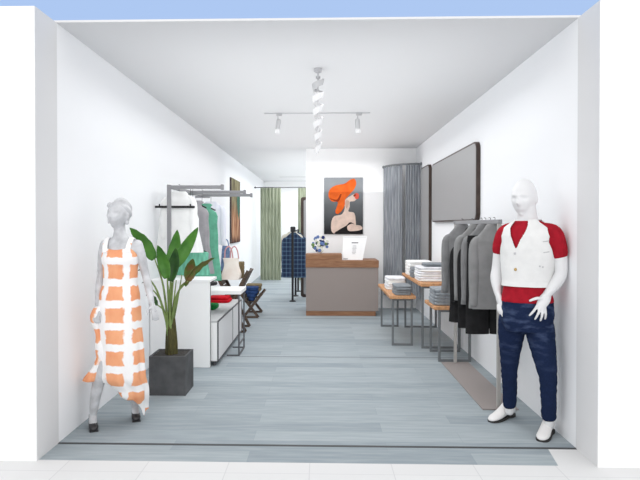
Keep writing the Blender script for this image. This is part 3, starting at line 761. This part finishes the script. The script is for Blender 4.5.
# ------------------------------------------------------------------ potted plant
t = thing('potted_plant', (-1.355, 5.2, 0), 'tall banana leaf plant in square dark concrete pot', 'plant')
b = B()
px0, px1, py0, py1, pz = -1.512, -1.188, 5.045, 5.36, .345
loft(b, [[Vector((px0, py0, 0)), Vector((px1, py0, 0)), Vector((px1, py1, 0)), Vector((px0, py1, 0))],
         [Vector((px0, py0, pz)), Vector((px1, py0, pz)), Vector((px1, py1, pz)), Vector((px0, py1, pz))],
         [Vector((px0 + .018, py0 + .018, pz)), Vector((px1 - .018, py0 + .018, pz)), Vector((px1 - .018, py1 - .018, pz)), Vector((px0 + .018, py1 - .018, pz))],
         [Vector((px0 + .018, py0 + .018, pz - .02)), Vector((px1 - .018, py0 + .018, pz - .02)), Vector((px1 - .018, py1 - .018, pz - .02)), Vector((px0 + .018, py1 - .018, pz - .02))]])
obj('pot', b, CONC, t, False)
b = B(); box(b, px0 + .016, px1 - .016, py0 + .016, py1 - .016, pz - .03, pz - .008); obj('soil', b, SOIL, t, False)
b = B()
for dx, dy, r, h in ((0, 0, .04, .36), (-.025, .02, .028, .3), (.026, .012, .03, .33), (.0, -.026, .026, .28)):
    limb(b, [(-1.355 + dx, 5.19 + dy, .32), (-1.355 + dx * 1.1, 5.19 + dy, .45), (-1.358 + dx * .9, 5.19 + dy * .8, .33 + h)], [r * 1.15, r, r * .6], 12, 4)
obj('trunk', b, TRUNK, t)
TB = Vector((-1.357, 5.19, .6))
def leaf(base, tip, w, side, m, via=None, droop=.05, stalk=True, rise=.35):
    base = Vector(base); tip = Vector(tip)
    if stalk:
        b = B(); s0 = TB + Vector((random.uniform(-.02, .02), random.uniform(-.02, .02), -.12))
        mid = s0.lerp(base, .5) + Vector(((s0.x - base.x) * .16, 0, .03)) if via is None else Vector(via)
        tube(b, cat([s0, mid, base], 6), catr([.013, .009, .005], 6), 8); st = obj('leaf_stalk', b, STALK, t)
    b = B(); n = 14; d = tip - base; side = Vector(side); side = (side - d.normalized() * side.dot(d.normalized())).normalized()
    nor = d.cross(side).normalized()
    rr = []
    for i in range(n + 1):
        u = i / n; ww = w * (math.sin(PI * min(1, (u * .93 + .06)) ** .78)) ** .72 * (1 if u < .97 else .6)
        c = base + d * u + nor * (math.sin(u * PI) * droop)
        row = []
        for k in range(-4, 5):
            q = k / 4; wav = .006 * math.sin(u * 26 + k)
            row.append(c + side * ww * q + nor * (-abs(q) ** 1.4 * ww * rise + wav * abs(q)))
        rr.append(row)
    loft(b, rr, cap=False, closed=False)
    o = obj('leaf', b, m, t, angle=180); s = o.modifiers.new('thickness', 'SOLIDIFY'); s.thickness = .003
leaf((-1.468, 5.08, 1.20), (-1.655, 4.98, 1.478), .062, (.8, -.2, .5), LEAF, via=(-1.405, 5.13, .95))
leaf((-1.358, 5.08, 1.03), (-1.418, 5.00, 1.325), .052, (1, .1, .2), LEAF, via=(-1.355, 5.13, .85))
leaf((-1.378, 5.26, 1.10), (-1.330, 5.34, 1.455), .062, (1, 0, -.12), LEAF, via=(-1.36, 5.23, .9))
leaf((-1.315, 5.18, 1.12), (-1.112, 5.22, 1.478), .056, (.85, .2, -.45), LEAF, via=(-1.34, 5.18, .9))
leaf((-1.222, 5.14, .965), (-.965, 5.22, 1.205), .045, (.35, .9, -.5), LEAFB, via=(-1.30, 5.16, .85))
leaf((-1.19, 5.16, 1.0), (-1.14, 5.14, 1.20), .05, (1, .3, 0), LEAFB, via=(-1.28, 5.17, .9))
leaf((-1.34, 5.12, 1.0), (-1.27, 5.05, 1.30), .05, (1, .1, -.2), LEAFD, via=(-1.35, 5.15, .85))
leaf((-1.45, 5.10, .79), (-1.535, 5.05, .885), .022, (.6, -.3, .6), LEAFD, via=(-1.40, 5.14, .72))
leaf((-1.535, 5.15, .945), (-1.595, 5.12, .985), .016, (.6, -.3, .6), LEAFD, via=(-1.44, 5.16, .82))
leaf((-1.59, 5.17, 1.06), (-1.645, 5.15, 1.09), .012, (.6, -.3, .6), LEAFD, via=(-1.47, 5.17, .9))
for x, z in ((-1.33, 1.0), (-1.30, 1.05), (-1.38, 1.02)):
    b = B(); tube(b, cat([TB + Vector((0, 0, -.1)), (x, 5.2, .8), (x + (x + 1.357) * .7, 5.22, z)], 5), catr([.01, .008, .004], 5), 8); obj('leaf_stalk', b, STALK, t)

# ------------------------------------------------------------------ figures
def head(bm, c, h, yaw, pitch=0, roll=0, wid=.56, female=False):
    M = Matrix.Translation(c) @ Matrix.Rotation(yaw, 4, 'Z') @ Matrix.Rotation(pitch, 4, 'X') @ Matrix.Rotation(roll, 4, 'Y')
    r = bmesh.ops.create_uvsphere(bm, u_segments=48, v_segments=36, radius=1)
    hz = h / 2; hx = h * wid / 2 * 1.08; hy = h * .40
    def g(x, z, x0, z0, sx, sz): return math.exp(-((x - x0) / sx) ** 2 - ((z - z0) / sz) ** 2)
    for v in r['verts']:
        x, y, z = v.co
        fx = 1.0; fy = 1.0
        if z < 0:
            k = -z; fx = 1 - (.36 if female else .27) * k ** 1.6
            if y > 0: fy = 1 - .55 * k ** 1.1
            else: fy = 1 - .12 * k
        front = max(0, -y)
        X = x * hx * fx; Y_ = y * hy * fy; Z_ = z * hz
        if y > 0: Y_ *= 1.12
        if front > 0:
            s = h / .24; X0 = X / s; Z0 = Z_ / s
            d = .022 * g(X0, Z0, 0, -.030, .011, .016) + .010 * g(X0, Z0, 0, -.005, .008, .026)
            d += .005 * (g(X0, Z0, .03, .022, .026, .009) + g(X0, Z0, -.03, .022, .026, .009))
            d *= 1.25
            d -= .014 * (g(X0, Z0, .031, .003, .017, .010) + g(X0, Z0, -.031, .003, .017, .010))
            d += .005 * (g(X0, Z0, .031, .002, .010, .006) + g(X0, Z0, -.031, .002, .010, .006))
            d += .007 * g(X0, Z0, 0, -.058, .022, .005) + .006 * g(X0, Z0, 0, -.070, .018, .005) - .006 * g(X0, Z0, 0, -.064, .026, .0025)
            d += .012 * g(X0, Z0, 0, -.103, .022, .016) - .004 * g(X0, Z0, 0, -.085, .025, .007)
            d += .005 * (g(X0, Z0, .045, -.03, .018, .02) + g(X0, Z0, -.045, -.03, .018, .02))
            Y_ -= d * s * min(1, front * 2)
        v.co = M @ Vector((X, Y_, Z_))
    for s in (-1, 1):
        r = bmesh.ops.create_uvsphere(bm, u_segments=12, v_segments=10, radius=1)
        for v in r['verts']:
            p = Vector((v.co.x * .011 + s * hx * .97, v.co.y * .019 + .012, v.co.z * .031 - .01)); v.co = M @ p
    return M

# ---- male mannequin (turned a little towards the shop's left wall)
MX, MY = 1.478, 4.2
def turn(z): return math.radians(-12 - 24 * min(1, max(0, (z - .92) / .36)))
PH = math.radians(-36)
def mring(z, dx, dy, rx, ry, p=2.3, n=40):
    return ring((MX + dx, MY + dy, z), rx, ry, n, p, turn(z))
t = thing('mannequin', (MX, MY, 0), 'white male mannequin in red shirt, white waistcoat and blue jeans', 'mannequin')
def finger(bm, base, tip, bend, r0=.0105, r1=.0075):
    base = Vector(base); tip = Vector(tip); m1 = base.lerp(tip, .45) + Vector(bend); m2 = base.lerp(tip, .75) + Vector(bend) * .7
    limb(bm, [base, m1, m2, tip], [r0, r0 * .95, r0 * .88, r1], 10, 3)
b = B()
loft(b, [mring(.80, .0, 0, .15, .10), mring(.90, .0, 0, .165, .115), mring(1.0, 0, 0, .152, .105), mring(1.10, .002, 0, .142, .098), mring(1.22, .008, 0, .160, .108), mring(1.33, .012, .0, .178, .112), mring(1.42, .012, .005, .186, .105), mring(1.475, .010, .01, .165, .085), mring(1.51, .006, .01, .105, .068), mring(1.535, .003, .006, .072, .064), mring(1.58, -.0, -.0, .064, .062), mring(1.63, -.01, -.01, .062, .064)])
head(b, (MX - .022, MY - .0, 1.692), .278, math.radians(-40), math.radians(4))
# his right arm (viewer's left), hanging with the hand at the hip
limb(b, [(1.372, 4.33, 1.45), (1.34, 4.345, 1.36), (1.318, 4.36, 1.19), (1.302, 4.34, 1.10), (1.300, 4.29, .995)], [.056, .052, .042, .043, .027], 16)
limb(b, [(1.300, 4.29, 1.0), (1.300, 4.265, .965), (1.308, 4.235, .925)], [.026, .036, .030], 14, 5, .62, (1, 0, 0))
for i, (bx, by, bz, tx, ty, tz) in enumerate(((1.322, 4.215, .930, 1.338, 4.175, .862), (1.310, 4.220, .922, 1.322, 4.185, .845), (1.297, 4.23, .918, 1.308, 4.2, .842), (1.287, 4.245, .918, 1.294, 4.222, .858))):
    finger(b, (bx, by, bz), (tx, ty, tz), (-.008, -.006, 0))
finger(b, (1.312, 4.245, .965), (1.352, 4.165, .925), (.012, -.01, .012), .0125, .009)
# his left arm (viewer's right), elbow out, hand on the hip
limb(b, [(1.622, 4.11, 1.45), (1.650, 4.08, 1.36), (1.664, 4.065, 1.19), (1.635, 4.06, 1.11), (1.566, 4.06, 1.02)], [.054, .052, .043, .042, .028], 16)
limb(b, [(1.575, 4.068, 1.025), (1.548, 4.052, .985), (1.52, 4.046, .945)], [.027, .040, .034], 14, 5, .55, (.3, 1, .2))
for bx, by, bz, tx, ty, tz in ((1.498, 4.042, .952, 1.444, 4.052, .874), (1.513, 4.040, .938, 1.480, 4.048, .848), (1.530, 4.042, .930, 1.518, 4.05, .838), (1.547, 4.048, .932, 1.554, 4.062, .848)):
    finger(b, (bx, by, bz), (tx, ty, tz), (0, -.012, 0))
finger(b, (1.535, 4.045, .99), (1.443, 4.045, .976), (0, -.012, .012), .0125, .009)
# legs
limb(b, [(1.415, 4.29, .84), (1.41, 4.31, .70), (1.405, 4.335, .53), (1.416, 4.385, .36), (1.436, 4.445, .08)], [.08, .075, .05, .042, .032], 16)
limb(b, [(1.560, 4.21, .84), (1.572, 4.18, .70), (1.580, 4.125, .55), (1.602, 4.125, .36), (1.62, 4.15, .08)], [.08, .075, .05, .042, .032], 16)
obj('body', fuse(b, .006, 3), WHITEP, t, angle=180)

# red t-shirt
b = B()
loft(b, [mring(.952, 0, -.004, .179, .128), mring(.965, 0, -.004, .179, .129), mring(1.0, 0, 0, .170, .122), mring(1.10, .002, 0, .156, .112), mring(1.22, .008, 0, .172, .12), mring(1.33, .012, 0, .188, .122), mring(1.42, .012, .004, .196, .115), mring(1.478, .01, .008, .176, .094), mring(1.514, .006, .008, .118, .076), mring(1.532, .003, .004, .076, .066)])
limb(b, [(1.41, 4.29, 1.475), (1.362, 4.325, 1.44), (1.34, 4.342, 1.37), (1.332, 4.35, 1.315)], [.05, .06, .06, .058], 16)
limb(b, [(1.57, 4.14, 1.47), (1.625, 4.105, 1.44), (1.646, 4.08, 1.36), (1.652, 4.07, 1.305)], [.05, .062, .060, .058], 16)
obj('t_shirt', fuse(b, .007, 4), RED, t, angle=180)

# white waistcoat: shell around the chest with V neck and arm holes
def prof(z):
    T = [(1.02, 0, -.004, .176, .132), (1.10, .002, 0, .168, .124), (1.22, .008, 0, .182, .13), (1.33, .012, 0, .198, .132), (1.42, .012, .004, .206, .124), (1.478, .01, .008, .186, .104), (1.514, .006, .008, .13, .086), (1.54, .004, .006, .092, .076)]
    for a, c in zip(T, T[1:]):
        if z <= c[0]: break
    u = min(1, max(0, (z - a[0]) / (c[0] - a[0]))); return [a[i] + (c[i] - a[i]) * u for i in range(5)]
b = B(); na, nz = 200, 110; G = {}
def vest_ok(al, z):     # al: angle from the front (0 = front), + = his left
    av = abs(al); vv = abs(al + .2)
    if z < 1.26:
        return True
    vhalf = max(0, z - 1.335) / .19 * .36
    if vv < vhalf: return False
    side = abs(av - PI / 2)
    if z > 1.27:
        k = .25 + .45 * min(1, (z - 1.26) / .12) if z < 1.5 else .70
        if side < k: return False
    return True
for i in range(na):
    al = -PI + 2 * PI * i / na
    for j in range(nz + 1):
        zb = 1.062 + (.022 * math.exp(-(al / .5) ** 2) * -1 if False else 0)
        z = zb + (1.54 - zb) * j / nz
        p = prof(z); ca, sa = math.cos(al), math.sin(al)
        ux, uy = sa, -ca
        e = 2 / 2.3
        lx = p[3] * math.copysign(abs(ux) ** e, ux); ly = p[4] * math.copysign(abs(uy) ** e, uy)
        fold = .004 * math.sin(al * 9 + z * 22) * (1 if z < 1.25 else .4)
        lx *= 1 + fold; ly *= 1 + fold
        G[i, j] = b.verts.new((MX + p[1] + lx * math.cos(turn(z)) - ly * math.sin(turn(z)), MY + p[2] + lx * math.sin(turn(z)) + ly * math.cos(turn(z)), z))
for i in range(na):
    al = -PI + 2 * PI * (i + .5) / na
    for j in range(nz):
        z = 1.062 + .478 * (j + .5) / nz
        if vest_ok(al, z): b.faces.new((G[i, j], G[(i + 1) % na, j], G[(i + 1) % na, j + 1], G[i, j + 1]))
for v in [v for v in b.verts if not v.link_faces]: b.verts.remove(v)
for _ in range(10): bmesh.ops.smooth_vert(b, verts=[v for v in b.verts if v.is_boundary], factor=.5, use_axis_x=True, use_axis_y=True, use_axis_z=True)
o = obj('waistcoat', b, VEST, t, angle=180); s = o.modifiers.new('thickness', 'SOLIDIFY'); s.thickness = .006; s.offset = 1
vest = o
def front_pt(al, z, out=.008):
    p = prof(z); e = 2 / 2.3; ux, uy = math.sin(al), -math.cos(al)
    lx = (p[3] + out) * math.copysign(abs(ux) ** e, ux); ly = (p[4] + out) * math.copysign(abs(uy) ** e, uy)
    return Vector((MX + p[1] + lx * math.cos(turn(z)) - ly * math.sin(turn(z)), MY + p[2] + lx * math.sin(turn(z)) + ly * math.cos(turn(z)), z))
for al, z, r, m in ((-.22, 1.30, .009, LAMPG), (-.27, 1.187, .011, BRASS)):
    b = B(); ball(b, front_pt(al, z), r, r * .6, r); obj('button', b, m, vest)
for al, z in ((.72, 1.385), (.78, 1.31)):
    b = B(); tube(b, [front_pt(al - .12, z, .0065), front_pt(al, z + .003, .007), front_pt(al + .12, z + .006, .0065)], .0035, 6); obj('pocket_welt', b, LAMPG, vest)
for al, z in ((.52, 1.215), (.64, 1.21)):
    b = B(); ball(b, front_pt(al, z), .006, .004, .006); obj('button', b, LAMPG, vest)

# jeans
b = B()
loft(b, [mring(.74, 0, 0, .140, .10), mring(.80, .0, 0, .172, .122), mring(.86, 0, 0, .182, .128), mring(.92, 0, -.002, .180, .125), mring(.972, 0, -.003, .172, .120)])
limb(b, [(1.41, 4.285, .86), (1.402, 4.305, .72), (1.402, 4.33, .56), (1.412, 4.375, .40), (1.428, 4.415, .26), (1.434, 4.44, .145)], [.092, .096, .074, .060, .054, .050], 20)
limb(b, [(1.562, 4.215, .86), (1.570, 4.185, .72), (1.578, 4.125, .56), (1.598, 4.12, .42), (1.608, 4.13, .27), (1.618, 4.15, .145)], [.096, .100, .078, .061, .053, .050], 20)
for v in b.verts:
    k = noise.noise(v.co * 9) * .006; v.co += Vector((k, k, 0))
jb = fuse(b, .0075, 3)
for v in jb.verts:      # creases
    k = noise.noise(Vector((v.co.x * 8, v.co.y * 8, v.co.z * 34))) * .0045
    v.co += v.normal * k if v.normal.length else Vector()
obj('jeans', jb, JEANS, t, angle=180)
def shoe(heel, toe, m, top, parent, solem, name='shoe', hh=.022):
    heel = Vector(heel); toe = Vector(toe); d = toe - heel; Ln = d.length; a = math.atan2(d.y, d.x)
    M = Matrix.Translation(heel) @ Matrix.Rotation(a, 4, 'Z')
    b = B(); rr = []
    S = [(0.0, .026, .055, .022), (.04, .034, .1, .024), (.18, .037, top, .024), (.36, .037, top * .96, .022), (.5, .04, top * .74, .016), (.68, .045, .062, .012), (.85, .043, .048, .010), (.95, .032, .036, .011), (1.0, .016, .026, .013)]
    for u, w, zt, zb in S:
        row = []
        for k in range(16):
            q = 2 * PI * k / 16; cy = math.cos(q); sz = math.sin(q)
            y = w * math.copysign(abs(cy) ** .75, cy); z = (zb + zt) / 2 + (zt - zb) / 2 * math.copysign(abs(sz) ** .85, sz)
            if sz > 0: y *= 1 - .35 * sz * sz
            row.append(M @ Vector((u * Ln, y, z)))
        rr.append(row)
    loft(b, rr); s = obj(name, b, m, parent, angle=70)
    b = B(); rr = []
    for u, w, zt, zb in S:
        lo = 0 if u < .3 else (.008 if u < .45 else .0)
        h = hh if u < .3 else .013
        rr.append([M @ Vector((u * Ln * 1.01 - .002, -w * 1.04, lo)), M @ Vector((u * Ln * 1.01 - .002, w * 1.04, lo)), M @ Vector((u * Ln * 1.01 - .002, w * 1.04, max(h, lo + .006))), M @ Vector((u * Ln * 1.01 - .002, -w * 1.04, max(h, lo + .006)))])
    loft(b, rr); obj('sole', b, solem, s, False)
shoe((1.51, 4.60, 0), (1.285, 4.425, 0), SHOEW, .125, t, SOLE)
shoe((1.667, 4.25, 0), (1.52, 4.035, 0), SHOEW, .125, t, SOLE)

# ---- female mannequin
WX, WY = -1.505, 4.30
t = thing('mannequin', (WX, WY, 0), 'grey female mannequin in long white dress with orange squares', 'mannequin')
def wring(z, dx, dy, rx, ry, p=2.2, n=40): return ring((WX + dx, WY + dy, z), rx, ry, n, p, math.radians(-6))
b = B()
loft(b, [wring(.74, 0, 0, .13, .09), wring(.86, -.005, 0, .150, .11), wring(.96, 0, 0, .138, .1), wring(1.08, .004, 0, .104, .080), wring(1.17, .006, -.004, .110, .09), wring(1.25, .006, -.012, .122, .104), wring(1.32, .006, -.004, .128, .09), wring(1.365, .007, .004, .128, .072), wring(1.392, .005, .006, .095, .056), wring(1.415, .003, .004, .055, .05), wring(1.45, .001, 0, .042, .045), wring(1.50, -.003, -.01, .042, .048)])
HM = head(b, (WX - .002, WY - .022, 1.578), .225, math.radians(-18), math.radians(-6), math.radians(4), .62, True)
limb(b, [(-1.617, 4.315, 1.352), (-1.640, 4.32, 1.27), (-1.660, 4.33, 1.12), (-1.662, 4.30, 1.03), (-1.655, 4.25, .905)], [.043, .038, .030, .030, .020], 14)
limb(b, [(-1.655, 4.25, .91), (-1.652, 4.235, .88), (-1.645, 4.215, .845)], [.019, .027, .024], 12, 5, .55, (1, 0, 0))
for i in range(4):
    finger(b, (-1.660 + i * .011, 4.215 - .004 * i, .85), (-1.652 + i * .012, 4.185 + .004 * i, .782 + .006 * (i in (0, 3))), (-.004, -.01, 0), .0075, .0055)
finger(b, (-1.645, 4.225, .88), (-1.612, 4.19, .835), (.008, -.008, 0), .0085, .006)
limb(b, [(-1.375, 4.30, 1.352), (-1.35, 4.31, 1.27), (-1.318, 4.325, 1.12), (-1.288, 4.30, 1.03), (-1.252, 4.255, .925)], [.043, .038, .030, .030, .020], 14)
limb(b, [(-1.252, 4.255, .93), (-1.242, 4.245, .90), (-1.230, 4.235, .868)], [.019, .027, .024], 12, 5, .55, (1, .3, 0))
for i in range(4):
    finger(b, (-1.243 + i * .009, 4.222 + .009 * i, .868), (-1.232 + i * .013, 4.205 + .010 * i, .798 + .007 * (i in (0, 3))), (.004, -.008, 0), .0075, .0055)
finger(b, (-1.252, 4.23, .90), (-1.263, 4.19, .85), (-.006, -.008, 0), .0085, .006)
limb(b, [(-1.565, 4.30, .80), (-1.575, 4.285, .64), (-1.612, 4.25, .46), (-1.660, 4.24, .28), (-1.692, 4.245, .085)], [.08, .066, .047, .043, .027], 16)
limb(b, [(-1.45, 4.31, .80), (-1.455, 4.35, .62), (-1.462, 4.39, .43), (-1.450, 4.43, .28), (-1.442, 4.455, .085)], [.085, .068, .048, .044, .027], 16)
limb(b, [(-1.692, 4.25, .09), (-1.678, 4.21, .055), (-1.660, 4.175, .03)], [.027, .03, .022], 12, 4, .7, (0, 0, 1))
limb(b, [(-1.442, 4.455, .09), (-1.432, 4.43, .06), (-1.42, 4.405, .04)], [.027, .03, .02], 12, 4, .7, (0, 0, 1))
obj('body', fuse(b, .006, 5), GLASSG, t, angle=180)
# sculpted hair
b = B()
r = bmesh.ops.create_uvsphere(b, u_segments=40, v_segments=28, radius=1)
for v in r['verts']:
    x, y, z = v.co
    wv = 1 + .05 * math.sin(9 * math.atan2(z, x) + 5 * y)
    p = Vector((x * .079 * wv, y * .090 * wv + .020, z * .104 * wv + .022))
    if y < -.25: p.y = max(p.y, -.062 + .9 * max(0, .055 - p.z) + abs(p.x) * .1)
    v.co = HM @ p
def hb(p, r): 
    q = HM @ Vector(p); ball(b, q, r, r, r, 14, 10)
for p, r in (((-.072, -.005, -.01), .024), ((-.076, .012, -.045), .022), ((.068, .01, -.02), .02), ((.07, .02, -.055), .016), ((.0, .105, .02), .035), ((-.05, -.045, .06), .024), ((-.078, .0, -.065), .011)): hb(p, r)
obj('hair', fuse(b, .006, 3), GLASSG, t, angle=180)
# dress
DT = [(.00, .075, .11, .085, .07), (.10, .078, .10, .09, .075), (.25, .06, .04, .13, .095), (.38, .005, .0, .172, .12), (.56, .012, 0, .160, .125), (.75, -.002, 0, .160, .125), (.88, -.006, 0, .158, .122), (.97, -.002, 0, .146, .112), (1.08, .004, 0, .122, .096), (1.17, .006, -.004, .123, .102), (1.25, .006, -.012, .131, .114), (1.32, .006, -.004, .128, .098), (1.37, .007, .002, .124, .082)]
def dprof(z):
    for a, c in zip(DT, DT[1:]):
        if z <= c[0]: break
    u = min(1, max(0, (z - a[0]) / (c[0] - a[0]))); u = u * u * (3 - 2 * u); return [a[i] + (c[i] - a[i]) * u for i in range(5)]
b = B(); na, nz = 96, 90; G = {}
for i in range(na):
    al = 2 * PI * i / na      # 0 = +x (viewer's right), pi = -x, 3pi/2 = front
    ca, sa = math.cos(al), math.sin(al)
    hem = .215 - .155 * ca + .03 * math.sin(al * 5 + 1)
    hem = max(.045, hem)
    fr = max(0, -sa)
    top = 1.352 - .035 * fr ** 3 - .075 * abs(ca) ** 5
    for j in range(nz + 1):
        z = hem + (top - hem) * j / nz; p = dprof(z)
        low = max(0, (.8 - z) / .8)
        k = 1 + low * .10 * math.sin(7 * al + 2 * z) + low * .05 * math.sin(13 * al + 5 * z)
        flare = 1 + .34 * min(1.2, max(0, (.60 - z) / .22)) * max(0, -ca) ** 2
        G[i, j] = b.verts.new((WX + p[1] + p[3] * ca * k * flare, WY + p[2] + p[4] * sa * k, z))
for i in range(na):
    for j in range(nz): b.faces.new((G[i, j], G[(i + 1) % na, j], G[(i + 1) % na, j + 1], G[i, j + 1]))
dress = obj('dress', b, DRESS, t, angle=180, loc=(WX, WY, 0)); s = dress.modifiers.new('thickness', 'SOLIDIFY'); s.thickness = .004; s.offset = 1
for sx in (-1, 1):
    b = B(); X = WX + .005
    tube(b, cat([(X + sx * .082, WY - .098, 1.30), (X + sx * .088, WY - .075, 1.355), (X + sx * .092, WY - .02, 1.402), (X + sx * .088, WY + .045, 1.385), (X + sx * .08, WY + .075, 1.33)], 5), .019, 10, .3, (0, 1, .3)); obj('strap', b, DRESS, dress, loc=(WX, WY, 0))
b = B(); n = 40; rr = []
for i in range(n + 1):
    u = i / n; z = .90 - u * .55; x = -1.640 - .02 * math.sin(u * PI * 2.5) - .045 * max(0, u - .7) / .3; y = 4.225 - .01 * math.sin(u * 9)
    w = (.028 + .012 * math.sin(u * 14)) * (1 + .4 * u)
    rr.append([Vector((x + w * math.cos(q), y + w * .6 * math.sin(q) * (1 + .3 * math.sin(3 * q)), z)) for q in [2 * PI * k / 14 for k in range(14)]])
loft(b, rr); obj('side_ruffle', b, DRESS, dress, angle=180, loc=(WX, WY, 0))
def pump(heel, toe):
    heel = Vector(heel); toe = Vector(toe); d = toe - heel; Ln = d.length; a = math.atan2(d.y, d.x)
    M = Matrix.Translation(heel) @ Matrix.Rotation(a, 4, 'Z'); b = B(); rr = []
    for u, w, zc, h in ((0, .016, .075, .024), (.12, .024, .075, .03), (.35, .027, .055, .022), (.6, .033, .032, .024), (.8, .034, .026, .024), (.93, .026, .022, .018), (1, .012, .018, .010)):
        rr.append([M @ Vector((u * Ln, w * math.cos(q), zc + h * math.sin(q))) for q in [2 * PI * k / 14 for k in range(14)]])
    loft(b, rr); s = obj('shoe', b, SHOEB, t, angle=70)
    b = B(); tube(b, [M @ Vector((.018, 0, .06)), M @ Vector((.012, 0, 0))], [.014, .007], 10); obj('heel', b, SHOEB, s)
    b = B(); box(b, Ln * .5, Ln * .98, -.03, .03, 0, .008, 0, M); obj('sole', b, SHOEB, s, False)
pump((-1.722, 4.30, 0), (-1.640, 4.135, 0)); pump((-1.462, 4.50, 0), (-1.402, 4.36, 0))

# ------------------------------------------------------------------ light: overcast sky through the open front, added unseen fill lamps
w = bpy.data.worlds.new('sky'); SC.world = w; w.use_nodes = True; nt = w.node_tree; k = nt.links.new
bg = nt.nodes['Background']
tc = N(nt, 'ShaderNodeTexCoord'); sp = N(nt, 'ShaderNodeSeparateXYZ'); k(tc.outputs['Generated'], sp.inputs[0])
mr = N(nt, 'ShaderNodeMapRange', interpolation_type='SMOOTHSTEP'); k(sp.outputs[1], mr.inputs[0]); mr.inputs[1].default_value = .35; mr.inputs[2].default_value = -.1
col = mixc(nt, mr.outputs[0], (176, 203, 245), (255, 255, 255))
k(col, bg.inputs['Color'])
st = N(nt, 'ShaderNodeMapRange'); k(mr.outputs[0], st.inputs[0]); st.inputs[3].default_value = 0.76; st.inputs[4].default_value = 0.95
k(st.outputs[0], bg.inputs['Strength'])
SKY = st
def sun(e, ang, el):
    l = bpy.data.lights.new('sun', 'SUN'); l.energy = e; l.angle = math.radians(ang); o = bpy.data.objects.new('sun_light', l); COL.objects.link(o)
    o.rotation_euler = (math.radians(90 - el), 0, 0); o.location = (0, -3, 5); return o
sun(0.6, 50, 6)
def area(y, ly, e, x=-.05, lx=2.4, z=2.68, up=False):  # unseen rectangle without a fitting, added to even out the room's brightness
    l = bpy.data.lights.new('unseen_fill', 'AREA'); l.shape = 'RECTANGLE'; l.size = lx; l.size_y = ly; l.energy = e
    o = bpy.data.objects.new('unseen_fill', l); COL.objects.link(o); o.location = (x, y, z)
    if up: o.rotation_euler = (PI, 0, 0)
    return o
area(7.2, 6.0, 58)
area(14.4, 7.0, 90)
area(7.35, 6.3, 26, z=2.1, up=True)  # upward fill added in mid-air to brighten ceiling and upper walls
area(14.4, 7.0, 30, z=2.1, up=True)

# ------------------------------------------------------------------ camera
cam = bpy.data.cameras.new('camera'); co = bpy.data.objects.new('camera', cam); COL.objects.link(co)
cam.sensor_fit = 'HORIZONTAL'; cam.sensor_width = 36; cam.lens = 580 / 640 * 36
cam.shift_x = (320 - 305) / 640; cam.shift_y = (231.4 - 240) / 640
co.location = (0, 0, 1.5)
co.rotation_euler = (math.radians(90) - math.atan(6.4 / 580), 0, math.atan(16 / 580))
SC.camera = co
SC.view_settings.view_transform = 'Standard'; SC.view_settings.look = 'None'
SC.view_settings.exposure = 0.36; SC.view_settings.gamma = 1.0
SC.cycles.diffuse_bounces = 8; SC.cycles.max_bounces = 10; SC.cycles.use_denoising = True
